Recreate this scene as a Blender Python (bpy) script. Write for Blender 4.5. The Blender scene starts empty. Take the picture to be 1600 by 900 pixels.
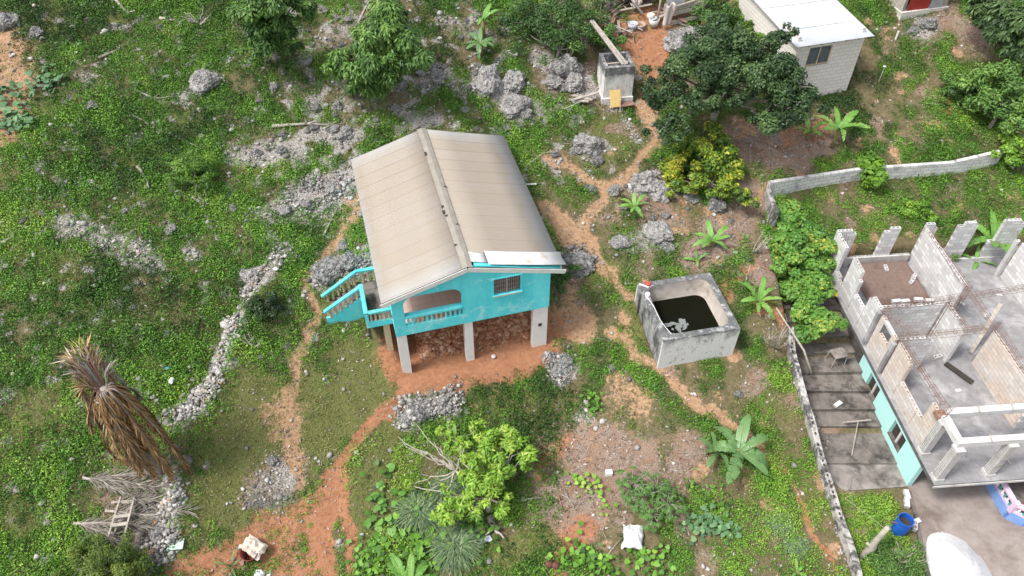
import bpy, bmesh, math, random
import numpy as np
from mathutils import Vector, Matrix, noise
PI=math.pi; R=math.radians
rng=np.random.default_rng(7); random.seed(7)
scene=bpy.context.scene; COL=scene.collection

# ---------------------------------------------------------------- camera
F=1200.0; DEP=R(45.8); CH=28.0; CC,SS=math.cos(DEP),math.sin(DEP)
cam=bpy.data.cameras.new('camera'); co=bpy.data.objects.new('camera',cam); COL.objects.link(co)
co.location=(0,0,CH); co.rotation_euler=(PI/2-DEP,0,0); cam.sensor_width=36; cam.lens=36*F/1600; cam.clip_end=2000; cam.clip_start=.5
scene.camera=co
def ray(px,py):
    u=(px-800)/F; v=(py-450)/F
    return np.array([u,CC-SS*v,-SS-CC*v])
def atz(px,py,z):
    d=ray(px,py); return np.array([0,0,CH])+d*((z-CH)/d[2])

# ---------------------------------------------------------------- terrain height
CT=[(636,583,2.1),(737,567,1.9),(845,547,1.8),(511,505,3.6),(612,537,3.0),(560,560,2.5),(650,470,3.9),(780,470,3.2),
(900,500,2.3),(1031,570,2.3),(1147,550,2.3),(1000,445,3.1),(900,350,3.9),(960,250,4.9),(945,160,5.8),(1010,80,7.0),
(1322,142,6.0),(1440,30,7.6),(1600,60,7.5),(1500,200,5.0),(1250,250,4.4),(1190,320,3.7),(1250,430,2.9),(1420,340,2.9),(1560,330,3.0),
(700,640,1.1),(740,800,.4),(900,880,.1),(900,700,.9),(1200,700,.9),(1300,880,.2),(1100,620,1.6),(550,880,.3),(480,780,1.0),(450,620,2.5),
(400,500,4.0),(440,400,4.9),(540,330,5.0),(250,600,3.6),(100,600,4.2),(0,750,3.4),(200,780,2.4),(330,850,1.0),(100,890,1.6),
(0,450,5.4),(200,350,6.0),(0,200,8.2),(300,150,7.8),(0,0,10.5),(400,0,10),(600,100,8.0),(700,190,6.6),(800,0,9.0),(850,100,7.2),
(1000,0,8.6),(1200,0,8.5),(1330,440,2.2),(1240,560,2.0),(1300,740,.6)]
CP=np.array([atz(*p) for p in CT])
def _phi(r2): return np.where(r2>1e-9,.5*r2*np.log(np.maximum(r2,1e-9)),0)
_n=len(CP); _A=np.zeros((_n+3,_n+3)); _d=((CP[:,None,:2]-CP[None,:,:2])**2).sum(-1)
_A[:_n,:_n]=_phi(_d)+np.eye(_n)*6.0; _A[:_n,_n]=1; _A[:_n,_n+1:]=CP[:,:2]; _A[_n:,:_n]=_A[:_n,_n:].T
_W=np.linalg.solve(_A,np.concatenate([CP[:,2],[0,0,0]]))
def sst(a,b,x):
    t=np.clip((x-a)/(b-a),0,1); return t*t*(3-2*t)
def hbase(x,y):
    x=np.asarray(x,float); y=np.asarray(y,float)
    xc=np.clip(x,-30,31); yc=np.clip(y,10.5,46)
    z=_W[_n]+_W[_n+1]*xc+_W[_n+2]*yc
    for i in range(_n): z=z+_W[i]*_phi((xc-CP[i,0])**2+(yc-CP[i,1])**2)
    return z+.22*(y-yc)*(y>yc)+.05*(y-yc)*(y<yc)-.08*np.abs(x-xc)
def march(px,py,h):
    d=ray(px,py); t=np.linspace(20,75,240); P=np.array([0,0,CH])+t[:,None]*d
    g=P[:,2]-h(P[:,0],P[:,1]); i=int(np.argmax(g<0)); a,b=t[max(i-1,0)],t[i]
    for _ in range(14):
        m=(a+b)/2; q=np.array([0,0,CH])+m*d
        if q[2]-float(h(q[0],q[1]))<0: b=m
        else: a=m
    return np.array([0,0,CH])+b*d
def PB(px,py): return march(px,py,hbase)
def seg(x,y,pts,w=None):
    """distance to a polyline, side (+ left of travel), param"""
    best=np.full(np.shape(x),1e9); side=np.zeros(np.shape(x)); wid=np.ones(np.shape(x)); tot=len(pts)-1; par=np.zeros(np.shape(x))
    for i in range(tot):
        ax,ay=pts[i][:2]; bx,by=pts[i+1][:2]; ex,ey=bx-ax,by-ay; L=ex*ex+ey*ey+1e-9
        t=np.clip(((x-ax)*ex+(y-ay)*ey)/L,0,1); d=np.hypot(x-ax-t*ex,y-ay-t*ey)
        m=d<best; best=np.where(m,d,best); side=np.where(m,np.sign(ex*(y-ay)-ey*(x-ax)),side); par=np.where(m,(i+t)/tot,par)
        if w is not None: wid=np.where(m,w[i]+(w[i+1]-w[i])*t,wid)
    return best,side,par,wid
TERR=[PB(*p) for p in [(450,385),(415,420),(375,490),(345,570),(310,640),(268,672),(262,740),(262,800),(235,880)]]   # dry stone terrace, higher on its left
RETW=[PB(*p) for p in [(1196,306),(1262,290),(1340,277),(1480,267),(1556,254)]]
BW=[np.array([12.2,22.2]),np.array([12.05,21.0]),np.array([12.35,18]),np.array([12.55,15]),np.array([12.75,12.5]),np.array([12.9,9.5])]
HO=np.array([-4.654,20.105,4.489]); HY=R(15.18); HC,HS=math.cos(HY),math.sin(HY)
TO=np.array([6.2,20.36,2.3]); TY=R(11.8)
BO=np.array([16.08,14.98,1.85]); BY=R(4.5)
def hl(x,y): return (x-HO[0])*HC+(y-HO[1])*HS, -(x-HO[0])*HS+(y-HO[1])*HC
def bl(x,y): c,s=math.cos(BY),math.sin(BY); return (x-BO[0])*c+(y-BO[1])*s, -(x-BO[0])*s+(y-BO[1])*c
def wallx(y): return np.interp(y,[b[1] for b in BW][::-1],[b[0] for b in BW][::-1])
def zcourt(y): return np.interp(y,[17.0,18.2,19.2,20.2,21.2,22.4,23.6,25,27],[0,.12,.3,.5,.7,1.0,1.35,1.7,2.3])
def terrain(x,y):
    x=np.asarray(x,float); y=np.asarray(y,float)
    z=hbase(x,y)
    d,s,p,_=seg(x,y,TERR); f=np.exp(-(d/2.2)**2)*np.clip(np.minimum(p,1-p)*8,0,1)
    z=z+s*.38*sst(0,.45,d)*f
    d,s,p,_=seg(x,y,RETW); f=np.exp(-(d/2.5)**2)
    z=z+np.where(s>0,.45,-.25)*sst(0,.25,d)*f*np.clip(np.minimum(p,1-p)*12+.0,0,1)
    X,Y=hl(x,y)   # the dug-out under the house
    ins=sst(-.3,.5,X)*sst(7.0,6.2,X)
    bank=np.interp(Y,[-1,.35,.9,2.3,4],[1.9,2.0,2.35,4.05,4.2])+.0*X
    bx=sst(.75,1.3,X); bank=1.95+(bank-1.95)*(bx*.95+.05)
    k=ins*sst(-1.2,.1,Y)*sst(9.6,8.8,Y)
    z=z*(1-k)+np.where(Y<4,bank,np.minimum(z,4.2))*k
    # yard right of the boundary wall
    bX,bY=bl(x,y)
    k=sst(0,.12,x-wallx(y))*sst(27.3,26.6,y)*(y<27.4)
    z=z*(1-k)+np.minimum(zcourt(y),1.6)*k
    k2=sst(-.2,.1,bX)*sst(12.6,12.1,bY)*(y>10)
    z=np.where(k2>0,z*(1-k2)+np.minimum(z,zcourt(np.minimum(y,24)))*k2,z)
    c,s=math.cos(TY),math.sin(TY); tx=(x-TO[0])*c+(y-TO[1])*s; ty=-(x-TO[0])*s+(y-TO[1])*c
    z=np.where((tx>.08)&(tx<3.3)&(ty>.08)&(ty<3.3),np.minimum(z,2.2),z)
    return z
def rough(x,y):
    return .035*np.sin(3.1*x+1.7*np.sin(2.3*y))*np.sin(2.7*y+1.3*np.sin(1.9*x))+.02*np.sin(7.3*x+2*np.sin(5.1*y))*np.sin(6.7*y)
def G(px,py,dz=0.0):
    q=march(px,py,terrain); q[2]+=dz; return q
def scale(q):  # pixels (of 1600) per metre at a point
    return F/(q[1]*CC-(q[2]-CH)*SS)

# ---------------------------------------------------------------- mesh builder
class MB:
    def __init__(s): s.v=[]; s.f=[]
    def add(s,vs,fs,M=None):
        o=len(s.v)
        for p in vs:
            p=Vector(p); s.v.append(tuple(M@p) if M else tuple(p))
        s.f+= [tuple(o+i for i in f) for f in fs]
    def box(s,x0,x1,y0,y1,z0,z1,M=None):
        s.add([(x0,y0,z0),(x1,y0,z0),(x1,y1,z0),(x0,y1,z0),(x0,y0,z1),(x1,y0,z1),(x1,y1,z1),(x0,y1,z1)],
              [(0,3,2,1),(4,5,6,7),(0,1,5,4),(1,2,6,5),(2,3,7,6),(3,0,4,7)],M)
    def beam(s,a,b,w,h,up=(0,0,1)):
        a,b=Vector(a),Vector(b); d=(b-a).normalized(); u=Vector(up)
        sd=d.cross(u)
        if sd.length<1e-4: sd=d.cross(Vector((1,0,0)))
        sd.normalize(); u=sd.cross(d)
        c=[sd*(i*w/2)+u*(j*h/2) for i,j in((-1,-1),(1,-1),(1,1),(-1,1))]
        s.add([a+q for q in c]+[b+q for q in c],[(0,1,2,3),(7,6,5,4),(0,4,5,1),(1,5,6,2),(2,6,7,3),(3,7,4,0)])
    def tube(s,pts,rad,n=6,cap=True):
        pts=[Vector(p) for p in pts]; m=len(pts)
        if not hasattr(rad,'__len__'): rad=[rad]*m
        o=len(s.v); prev=None
        for i,p in enumerate(pts):
            d=(pts[min(i+1,m-1)]-pts[max(i-1,0)]).normalized()
            a=prev if prev is not None else (Vector((0,0,1)) if abs(d.z)<.9 else Vector((1,0,0)))
            sd=d.cross(a)
            if sd.length<1e-4: sd=d.cross(Vector((0,1,.3)))
            sd.normalize(); u=sd.cross(d); prev=u
            for k in range(n):
                t=2*PI*k/n; s.v.append(tuple(p+sd*(math.cos(t)*rad[i])+u*(math.sin(t)*rad[i])))
        for i in range(m-1):
            for k in range(n):
                s.f.append((o+i*n+k,o+i*n+(k+1)%n,o+(i+1)*n+(k+1)%n,o+(i+1)*n+k))
        if cap:
            s.f.append(tuple(o+k for k in range(n))[::-1]); s.f.append(tuple(o+(m-1)*n+k for k in range(n)))
    def lathe(s,prof,n=20,M=None,close=True):
        o=len(s.v); m=len(prof)
        for r,z in prof:
            for k in range(n):
                t=2*PI*k/n; p=Vector((r*math.cos(t),r*math.sin(t),z)); s.v.append(tuple(M@p) if M else tuple(p))
        for i in range(m-1):
            for k in range(n): s.f.append((o+i*n+k,o+i*n+(k+1)%n,o+(i+1)*n+(k+1)%n,o+(i+1)*n+k))
        if close:
            s.f.append(tuple(o+k for k in range(n))[::-1]); s.f.append(tuple(o+(m-1)*n+k for k in range(n)))
    def build(s,name,m,parent=None,smooth=False,loc=None):
        me=bpy.data.meshes.new(name); me.from_pydata(s.v,[],s.f); me.update()
        if smooth: me.polygons.foreach_set('use_smooth',[True]*len(me.polygons))
        return link(name,me,m,parent,loc)
def link(name,me,m,parent=None,loc=None):
    if m and not me.materials: me.materials.append(m)
    o=bpy.data.objects.new(name,me); COL.objects.link(o)
    if parent: o.parent=parent
    if loc is not None: o.location=tuple(loc)
    return o
def empty(name,loc,rz=0):
    o=bpy.data.objects.new(name,None); COL.objects.link(o); o.location=tuple(loc); o.rotation_euler=(0,0,rz); o.empty_display_size=.2
    return o
def tag(o,label,cat,group=None,kind=None):
    o['label']=label; o['category']=cat
    if group: o['group']=group
    if kind: o['kind']=kind
    return o
def struct(o): o['kind']='structure'; return o
def copy_tree(o,parent=None):
    c=o.copy(); COL.objects.link(c); c.parent=parent
    for ch in list(o.children): copy_tree(ch,c)
    return c
def plate(outer,holes,t,M=None):
    """planar plate in local x,z with holes, thickness t along +y -> mesh (v,f)"""
    bm=bmesh.new(); es=[]
    for loop in [outer]+list(holes):
        vs=[bm.verts.new((p[0],0,p[1])) for p in loop]
        es+=[bm.edges.new((vs[i],vs[(i+1)%len(vs)])) for i in range(len(vs))]
    bmesh.ops.triangle_fill(bm,edges=es,use_beauty=True,use_dissolve=False)
    r=bmesh.ops.extrude_face_region(bm,geom=bm.faces[:])
    for e in r['geom']:
        if isinstance(e,bmesh.types.BMVert): e.co.y+=t
    bmesh.ops.recalc_face_normals(bm,faces=bm.faces[:])
    if M is not None: bmesh.ops.transform(bm,matrix=M,verts=bm.verts[:])
    return bm
def bm_obj(bm,name,m,parent=None,loc=None):
    me=bpy.data.meshes.new(name); bm.to_mesh(me); bm.free(); return link(name,me,m,parent,loc)
def rrect(x0,x1,z0,z1,r,top=True,n=5):
    pts=[(x0,z0),(x1,z0)]
    for cx,a0 in ((x1-r,0),(x0+r,PI/2)):
        for k in range(n+1):
            a=a0+k/n*PI/2; pts.append((cx+r*math.cos(a),z1-r+r*math.sin(a)))
    return pts
def quads_mesh(name,V,tone,m,parent=None,attr='tone'):
    """V: (n,4,3) leaf quads with one tone value each"""
    n=len(V); me=bpy.data.meshes.new(name); me.vertices.add(n*4); me.loops.add(n*4); me.polygons.add(n)
    me.vertices.foreach_set('co',np.ascontiguousarray(V,dtype=np.float32).ravel())
    me.loops.foreach_set('vertex_index',np.arange(n*4,dtype=np.int32))
    me.polygons.foreach_set('loop_start',np.arange(0,n*4,4,dtype=np.int32))
    me.update(calc_edges=True)
    a=me.attributes.new(attr,'FLOAT','FACE'); a.data.foreach_set('value',np.asarray(tone,dtype=np.float32))
    return link(name,me,m,parent)
def unit(v): return v/np.maximum(np.linalg.norm(v,axis=-1,keepdims=True),1e-9)
def leaves(P,N,L,W,fold=0.0,D=None):
    """diamond leaves at P with normals N"""
    n=len(P); N=unit(N)
    if D is None: D=rng.normal(size=(n,3))
    D=unit(D-N*(D*N).sum(-1,keepdims=True)); S=np.cross(N,D)
    L=np.broadcast_to(L,(n,))[:,None]; W=np.broadcast_to(W,(n,))[:,None]
    return np.stack([P-D*L*.5,P+S*W*.5+N*fold*L,P+D*L*.5,P-S*W*.5+N*fold*L],1)
# ---------------------------------------------------------------- materials
def nm(name):
    m=bpy.data.materials.new(name); m.use_nodes=True; nt=m.node_tree; b=nt.nodes['Principled BSDF']; return m,nt,b
class NT:
    def __init__(s,name,rough=.9,spec=.25):
        s.m,s.nt,s.b=nm(name); s.b.inputs['Roughness'].default_value=rough; s.b.inputs['Specular IOR Level'].default_value=spec
        s._c=None
    def n(s,t,**k):
        nd=s.nt.nodes.new(t)
        for a,v in k.items():
            if a in nd.inputs: 
                if isinstance(v,bpy.types.NodeSocket): s.nt.links.new(v,nd.inputs[a])
                else: nd.inputs[a].default_value=v
            else: setattr(nd,a,v)
        return nd
    def co(s):
        if s._c is None: s._c=s.n('ShaderNodeTexCoord').outputs['Object']
        return s._c
    def vec(s,sx,sy,sz): 
        return s.n('ShaderNodeMapping',Vector=s.co(),Scale=(sx,sy,sz)).outputs[0]
    def noise(s,sc,det=4,v=None,rough=.55,dist=0):
        return s.n('ShaderNodeTexNoise',Vector=v or s.co(),Scale=sc,Detail=det,Roughness=rough,Distortion=dist).outputs['Fac']
    def vor(s,sc,v=None,feat='F1',out='Distance'):
        nd=s.n('ShaderNodeTexVoronoi',Vector=v or s.co(),Scale=sc); nd.feature=feat; return nd.outputs[out]
    def ramp(s,f,stops,inter='LINEAR'):
        nd=s.n('ShaderNodeValToRGB'); s.nt.links.new(f,nd.inputs[0]); e=nd.color_ramp.elements; nd.color_ramp.interpolation=inter
        while len(e)<len(stops): e.new(.5)
        for i,(p,c) in enumerate(stops):
            e[i].position=p; e[i].color=(c,c,c,1) if not hasattr(c,'__len__') else (*c,1)
        return nd.outputs[0]
    def mix(s,f,a,b,blend='MIX'):
        nd=s.n('ShaderNodeMix',data_type='RGBA',blend_type=blend)
        for k,v in ((0,f),(6,a),(7,b)):
            if isinstance(v,bpy.types.NodeSocket): s.nt.links.new(v,nd.inputs[k])
            elif k==0: nd.inputs[0].default_value=v
            else: nd.inputs[k].default_value=(*v,1)
        return nd.outputs[2]
    def math(s,op,a,b=0.0,c=0.0):
        nd=s.n('ShaderNodeMath',operation=op)
        for i,v in enumerate((a,b,c)):
            if isinstance(v,bpy.types.NodeSocket): s.nt.links.new(v,nd.inputs[i])
            else: nd.inputs[i].default_value=v
        return nd.outputs[0]
    def attr(s,n): 
        nd=s.n('ShaderNodeAttribute'); nd.attribute_name=n; return nd.outputs['Fac']
    def sep(s,v=None):
        nd=s.n('ShaderNodeSeparateXYZ'); s.nt.links.new(v or s.co(),nd.inputs[0]); return nd.outputs
    def col(s,c): s.nt.links.new(c,s.b.inputs['Base Color'])
    def bump(s,h,st=.3,d=.02):
        nd=s.n('ShaderNodeBump',Strength=st,Distance=d,Height=h); s.nt.links.new(nd.outputs[0],s.b.inputs['Normal'])
    def rnd(s): return s.n('ShaderNodeObjectInfo').outputs['Random']
def simple(name,c1,c2,sc=6,rough=.9,bump=.2,spec=.25,c3=None,sc3=1.5,p3=(.52,.68),bd=.01):
    t=NT(name,rough,spec); f=t.noise(sc,6); c=t.mix(t.ramp(f,[(.3,0),(.7,1)]),c1,c2)
    if c3 is not None: c=t.mix(t.ramp(t.noise(sc3,6,rough=.65),[(p3[0],0),(p3[1],1)]),c,c3)
    t.col(c)
    if bump: t.bump(t.noise(sc*4,4),bump,bd)
    return t.m
def leafmat(name,stops,rough=.55,spec=.3,trans=.0):
    t=NT(name,rough,spec); c=t.ramp(t.attr('tone'),stops); t.col(c); return t.m
M={}
M['weed']=leafmat('weed_leaf',[(0,(.018,.05,.008)),(.3,(.062,.160,.018)),(.65,(.130,.285,.030)),(1,(.26,.40,.055))])
M['grass']=leafmat('grass_blade',[(0,(.06,.085,.02)),(.4,(.135,.185,.04)),(.75,(.225,.24,.07)),(1,(.40,.33,.16))])
M['litter']=leafmat('dry_leaf',[(0,(.10,.065,.05)),(.5,(.26,.19,.15)),(1,(.50,.43,.38))])
M['dark_leaf']=leafmat('dark_leaf',[(0,(.014,.03,.010)),(.5,(.042,.086,.027)),(1,(.11,.175,.055))],.5)
M['mango_leaf']=leafmat('mid_green_leaf',[(0,(.025,.06,.014)),(.5,(.065,.145,.03)),(1,(.17,.30,.06))],.5)
M['yellow_leaf']=leafmat('yellow_green_leaf',[(0,(.02,.05,.01)),(.42,(.075,.16,.02)),(.72,(.26,.33,.03)),(1,(.62,.52,.06))],.5)
M['lime_leaf']=leafmat('lime_leaf',[(0,(.05,.12,.015)),(.5,(.16,.32,.03)),(1,(.38,.48,.08))],.5)
M['vine_leaf']=leafmat('vine_leaf',[(0,(.035,.09,.016)),(.5,(.095,.23,.035)),(.85,(.15,.29,.05)),(1,(.34,.34,.05))],.5)
M['conifer']=leafmat('conifer_needle',[(0,(.03,.06,.01)),(.5,(.09,.145,.02)),(1,(.24,.29,.045))],.6)
M['squash_leaf']=leafmat('squash_leaf',[(0,(.05,.11,.05)),(.5,(.09,.19,.08)),(1,(.2,.31,.14))],.6)
M['lemongrass']=leafmat('long_grass_blade',[(0,(.04,.08,.035)),(.5,(.12,.19,.085)),(1,(.32,.38,.20))],.6)
M['dead_frond']=leafmat('dead_frond',[(0,(.08,.045,.018)),(.35,(.26,.145,.06)),(.7,(.44,.295,.15)),(1,(.62,.52,.38))],.8)
M['dead_grey']=leafmat('grey_dead_frond',[(0,(.12,.10,.08)),(.5,(.28,.25,.21)),(1,(.5,.46,.40))],.9)
def m_ban():
    t=NT('banana_leaf',.45,.4); f=t.noise(2.2,3); w=t.n('ShaderNodeTexWave',Vector=t.co(),Scale=9.0,Distortion=1.0).outputs['Fac']
    c=t.mix(t.ramp(f,[(.3,0),(.7,1)]),(.055,.17,.025),(.15,.32,.05)); c=t.mix(t.math('MULTIPLY',w,.22),c,(.2,.38,.1)); 
    c=t.mix(t.ramp(t.rnd(),[(.72,0),(1,.5)]),c,(.26,.36,.09)); t.col(c); t.bump(w,.25,.02); return t.m
M['banana']=m_ban()
def m_ban2():
    t=NT('dark_banana_leaf',.4,.45); w=t.n('ShaderNodeTexWave',Vector=t.co(),Scale=9.0,Distortion=1.0).outputs['Fac']
    c=t.mix(t.noise(2.2,3),(.045,.12,.03),(.13,.25,.07)); c=t.mix(t.math('MULTIPLY',w,.3),c,(.2,.3,.15)); t.col(c); t.bump(w,.25,.02); return t.m
M['banana_dull']=m_ban2()
M['stem']=simple('banana_stem',(.16,.17,.06),(.26,.2,.1),5)
M['bark']=simple('bark',(.20,.17,.14),(.36,.33,.29),8,.95,.4)
M['twig']=simple('dead_twig',(.30,.26,.21),(.48,.44,.38),9,.95,.3)
M['wood']=simple('weathered_wood',(.28,.24,.20),(.48,.44,.39),7,.9,.3)
M['redwood']=simple('brown_wood',(.22,.13,.10),(.33,.2,.16),7,.9,.3)
M['palm_bark']=simple('palm_bark',(.30,.26,.21),(.52,.47,.40),9,.95,.4)
def m_ground():
    t=NT('ground_soil',.95,.15)
    n0=t.noise(1.7,5,rough=.6); n2=t.noise(6,6,rough=.7); n3=t.noise(28,4,rough=.7); sp=t.vor(16)
    base=t.mix(t.ramp(n2,[(.3,0),(.7,1)]),(.085,.075,.032),(.22,.175,.095)); base=t.mix(t.math('MULTIPLY',t.attr('cover'),.75),base,t.mix(n3,(.035,.05,.014),(.10,.115,.035)))  # cover: green undergrowth, with the shaded gaps between weeds painted in darker
    base=t.mix(t.ramp(n3,[(.5,0),(.75,.6)]),base,(.30,.26,.19))
    def lay(base,at,col,lo=.42,hi=.62,k=1.0):
        e=t.math('ADD',t.math('MULTIPLY',t.attr(at),k),t.math('ADD',t.math('MULTIPLY',t.math('SUBTRACT',n2,.5),1.25),t.math('ADD',t.math('MULTIPLY',t.math('SUBTRACT',n3,.5),.9),t.math('MULTIPLY',t.math('SUBTRACT',n0,.5),.9))))
        return t.mix(t.ramp(e,[(lo,0),(hi,1)]),base,col)
    gr=t.mix(t.ramp(n3,[(.3,0),(.7,1)]),(.075,.095,.028),(.22,.215,.08)); base=lay(base,'grass',gr)
    li=t.mix(t.ramp(n3,[(.3,0),(.7,1)]),(.16,.105,.075),(.44,.36,.30)); li=t.mix(t.ramp(n0,[(.4,0),(.62,.7)]),li,(.26,.15,.09)); li=t.mix(t.ramp(n2,[(.55,0),(.72,.6)]),li,(.10,.075,.055)); base=lay(base,'litter',li)
    ro=t.mix(t.ramp(sp,[(.1,0),(.6,1)]),(.11,.10,.085),(.42,.395,.365)); ro=t.mix(t.ramp(n2,[(.5,0),(.66,.75)]),ro,(.15,.11,.075)); base=lay(base,'rock',ro)
    tan=t.mix(t.ramp(n2,[(.3,0),(.7,1)]),(.30,.165,.085),(.50,.335,.21)); base=lay(base,'tan',tan)
    red=t.mix(t.ramp(n2,[(.3,0),(.72,1)]),(.30,.125,.062),(.45,.235,.135)); red=t.mix(t.ramp(n3,[(.62,0),(.8,.6)]),red,(.50,.33,.22)); base=lay(base,'soil',red)
    base=lay(base,'ash',t.mix(n3,(.05,.045,.04),(.3,.28,.26)))
    t.col(base); t.bump(t.math('ADD',n3,t.math('MULTIPLY',n2,1.2)),.8,.05); return t.m
M['ground']=m_ground()
def m_rock():
    t=NT('limestone',.95,.15); n=t.noise(3.5,8,rough=.7); p=t.vor(7); 
    c=t.mix(t.ramp(n,[(.38,0),(.70,1)]),(.065,.065,.068),(.52,.505,.48)); c=t.mix(t.ramp(p,[(.03,.85),(.30,0)]),c,(.045,.045,.044))
    c=t.mix(t.ramp(t.noise(1.3,3),[(.58,0),(.75,.5)]),c,(.38,.31,.24)); c=t.mix(t.ramp(t.rnd(),[(0,.0),(1,.28)]),c,(.55,.53,.5)); t.col(c); t.bump(t.math('ADD',n,p),.9,.08); return t.m
M['rock']=m_rock()
def m_stone():
    t=NT('loose_limestone',.95,.15); a=t.attr('tone'); c=t.ramp(a,[(0,(.13,.12,.11)),(.4,(.30,.285,.265)),(.8,(.50,.48,.45)),(.93,(.62,.59,.55)),(1,(.42,.24,.14))])
    c=t.mix(t.ramp(t.noise(9,5),[(.45,0),(.7,.55)]),c,(.12,.115,.105)); t.col(c); t.bump(t.noise(22,4),.5,.02); return t.m
M['stone']=m_stone()
def m_redstone():
    t=NT('red_rubble',.95,.15); a=t.attr('tone'); c=t.ramp(a,[(0,(.19,.07,.035)),(.5,(.36,.18,.10)),(1,(.52,.36,.25))])
    c=t.mix(t.ramp(t.noise(9,5),[(.5,0),(.7,.6)]),c,(.25,.09,.04)); t.col(c); t.bump(t.noise(20,4),.5,.02); return t.m
M['redstone']=m_redstone()
def m_turq():
    t=NT('turquoise_paint',.75,.3); v=t.vec(1,1,.35); n=t.noise(1.4,7,v=v,rough=.62); n2=t.noise(7,6,rough=.7)
    c=t.mix(t.ramp(n,[(.38,0),(.62,1)]),(.085,.62,.70),(.15,.73,.78)); z=t.sep()[2]
    low=t.ramp(z,[(0,1),(.5,0)])   # worn paint, most of it in the lower band
    e=t.math('ADD',t.noise(2.4,8,rough=.72,dist=.6),t.math('MULTIPLY',t.ramp(t.math('ABSOLUTE',t.math('SUBTRACT',z,.45)),[(0,1),(.5,0)]),.10))
    c=t.mix(t.ramp(e,[(.57,0),(.70,.75)]),c,(.46,.80,.80)); c=t.mix(t.ramp(n2,[(.66,0),(.8,.5)]),c,(.66,.74,.68))
    t.col(c); t.bump(n2,.15,.01); return t.m
M['turq']=m_turq()
def m_turq2():
    t=NT('worn_turquoise_rail',.8,.25); n=t.noise(3,7,rough=.7); c=t.mix(t.ramp(n,[(.35,0),(.6,1)]),(.06,.42,.45),(.15,.60,.60)); c=t.mix(t.ramp(t.noise(6,6,rough=.7),[(.56,0),(.68,.8)]),c,(.10,.13,.13)); t.col(c); return t.m
M['rail']=m_turq2()
M['cream']=simple('cream_paint',(.50,.38,.24),(.62,.52,.38),8)
M['white_paint']=simple('white_paint',(.70,.70,.68),(.60,.59,.56),5,.7,.1)
M['post']=simple('whitewashed_post',(.72,.68,.66),(.78,.75,.72),3,.85,.1,c3=(.44,.26,.15),sc3=1.2,p3=(.62,.8))
M['tile']=None
def m_tile():
    t=NT('floor_tile',.6,.3); b=t.n('ShaderNodeTexBrick',Vector=t.co(),Scale=1.0); b.offset=0; 
    for k,v in (('Color1',(.66,.46,.40,1)),('Color2',(.70,.52,.45,1)),('Mortar',(.48,.34,.29,1)),('Mortar Size',.008),('Brick Width',.3),('Row Height',.3)): b.inputs[k].default_value=v
    t.col(b.outputs[0]); return t.m
M['tile']=m_tile()
def m_roof():
    t=NT('weathered_zinc',.55,.35); s=t.sep(); x,y=s[0],s[1]
    # brown dust film that stops short of the eaves and of both ends (local x across, y along)
    big=t.noise(.5,5,rough=.6); st=t.noise(1.0,5,v=t.vec(.35,7,1),rough=.6)
    ex=t.math('MULTIPLY',t.ramp(t.math('DIVIDE',t.math('ABSOLUTE',t.math('SUBTRACT',x,3.05)),3.6),[(.86,1),(1.03,0)]),t.math('MULTIPLY',t.ramp(t.math('DIVIDE',t.math('ADD',y,.1),9.5),[(.0,.1),(.10,1)]),t.ramp(t.math('DIVIDE',y,9.5),[(.88,1),(1.0,.1)])))
    e=t.math('ADD',ex,t.math('ADD',t.math('MULTIPLY',t.math('SUBTRACT',big,.5),1.1),t.math('MULTIPLY',t.math('SUBTRACT',st,.5),.9)))
    c=t.mix(t.ramp(e,[(.2,0),(.95,1)]),(.36,.35,.335),(.32,.272,.218))
    c=t.mix(t.ramp(st,[(.38,.22),(.50,0)]),c,(.30,.265,.23))
    c=t.mix(t.ramp(t.noise(7,4),[(.74,0),(.8,.6)]),c,(.20,.16,.13))
    sh=t.n('ShaderNodeTexWhiteNoise',noise_dimensions='2D'); cb=t.n('ShaderNodeCombineXYZ',X=t.math('FLOOR',t.math('DIVIDE',y,.78)),Y=t.math('FLOOR',t.math('DIVIDE',x,3.05))); t.nt.links.new(cb.outputs[0],sh.inputs['Vector'])
    c=t.mix(t.math('MULTIPLY',sh.outputs['Value'],.14),c,(.40,.38,.355)); c=t.mix(t.ramp(t.math('FRACT',t.math('DIVIDE',y,.78)),[(0,.5),(.045,0)],'CONSTANT'),c,(.20,.17,.145)); t.col(c); t.b.inputs['Metallic'].default_value=.0; return t.m  # dark line at each sheet lap paints the shadow in its gap
M['roof']=m_roof()
M['ridge']=simple('ridge_zinc',(.25,.225,.19),(.32,.295,.25),3,.5,.0,.4,c3=(.17,.14,.12),sc3=5,p3=(.66,.75))
M['zinc_white']=simple('whitish_zinc',(.54,.53,.525),(.66,.66,.66),2,.5,0,.4,c3=(.5,.42,.33),sc3=2)
M['zinc_bright']=simple('bright_zinc',(.46,.485,.52),(.56,.58,.605),1.2,.5,0,.4,c3=(.5,.5,.5),sc3=3,p3=(.6,.8))
M['zinc_grey']=simple('grey_zinc',(.28,.29,.31),(.45,.46,.48),3,.55,0,.4)
M['zinc_rust']=simple('dark_tarpaulin',(.12,.15,.19),(.30,.34,.40),4,.6,.1,.3)
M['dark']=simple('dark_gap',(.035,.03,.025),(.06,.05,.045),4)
M['batten']=simple('dark_batten',(.07,.04,.03),(.13,.08,.06),8)
M['grille']=simple('window_grille',(.24,.22,.20),(.36,.33,.30),9,.6)
M['glass']=simple('louvre_glass',(.05,.065,.065),(.10,.12,.12),5,.15,0,.5)
M['curtain']=simple('brown_curtain',(.10,.06,.045),(.22,.15,.12),3,.8)
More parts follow.
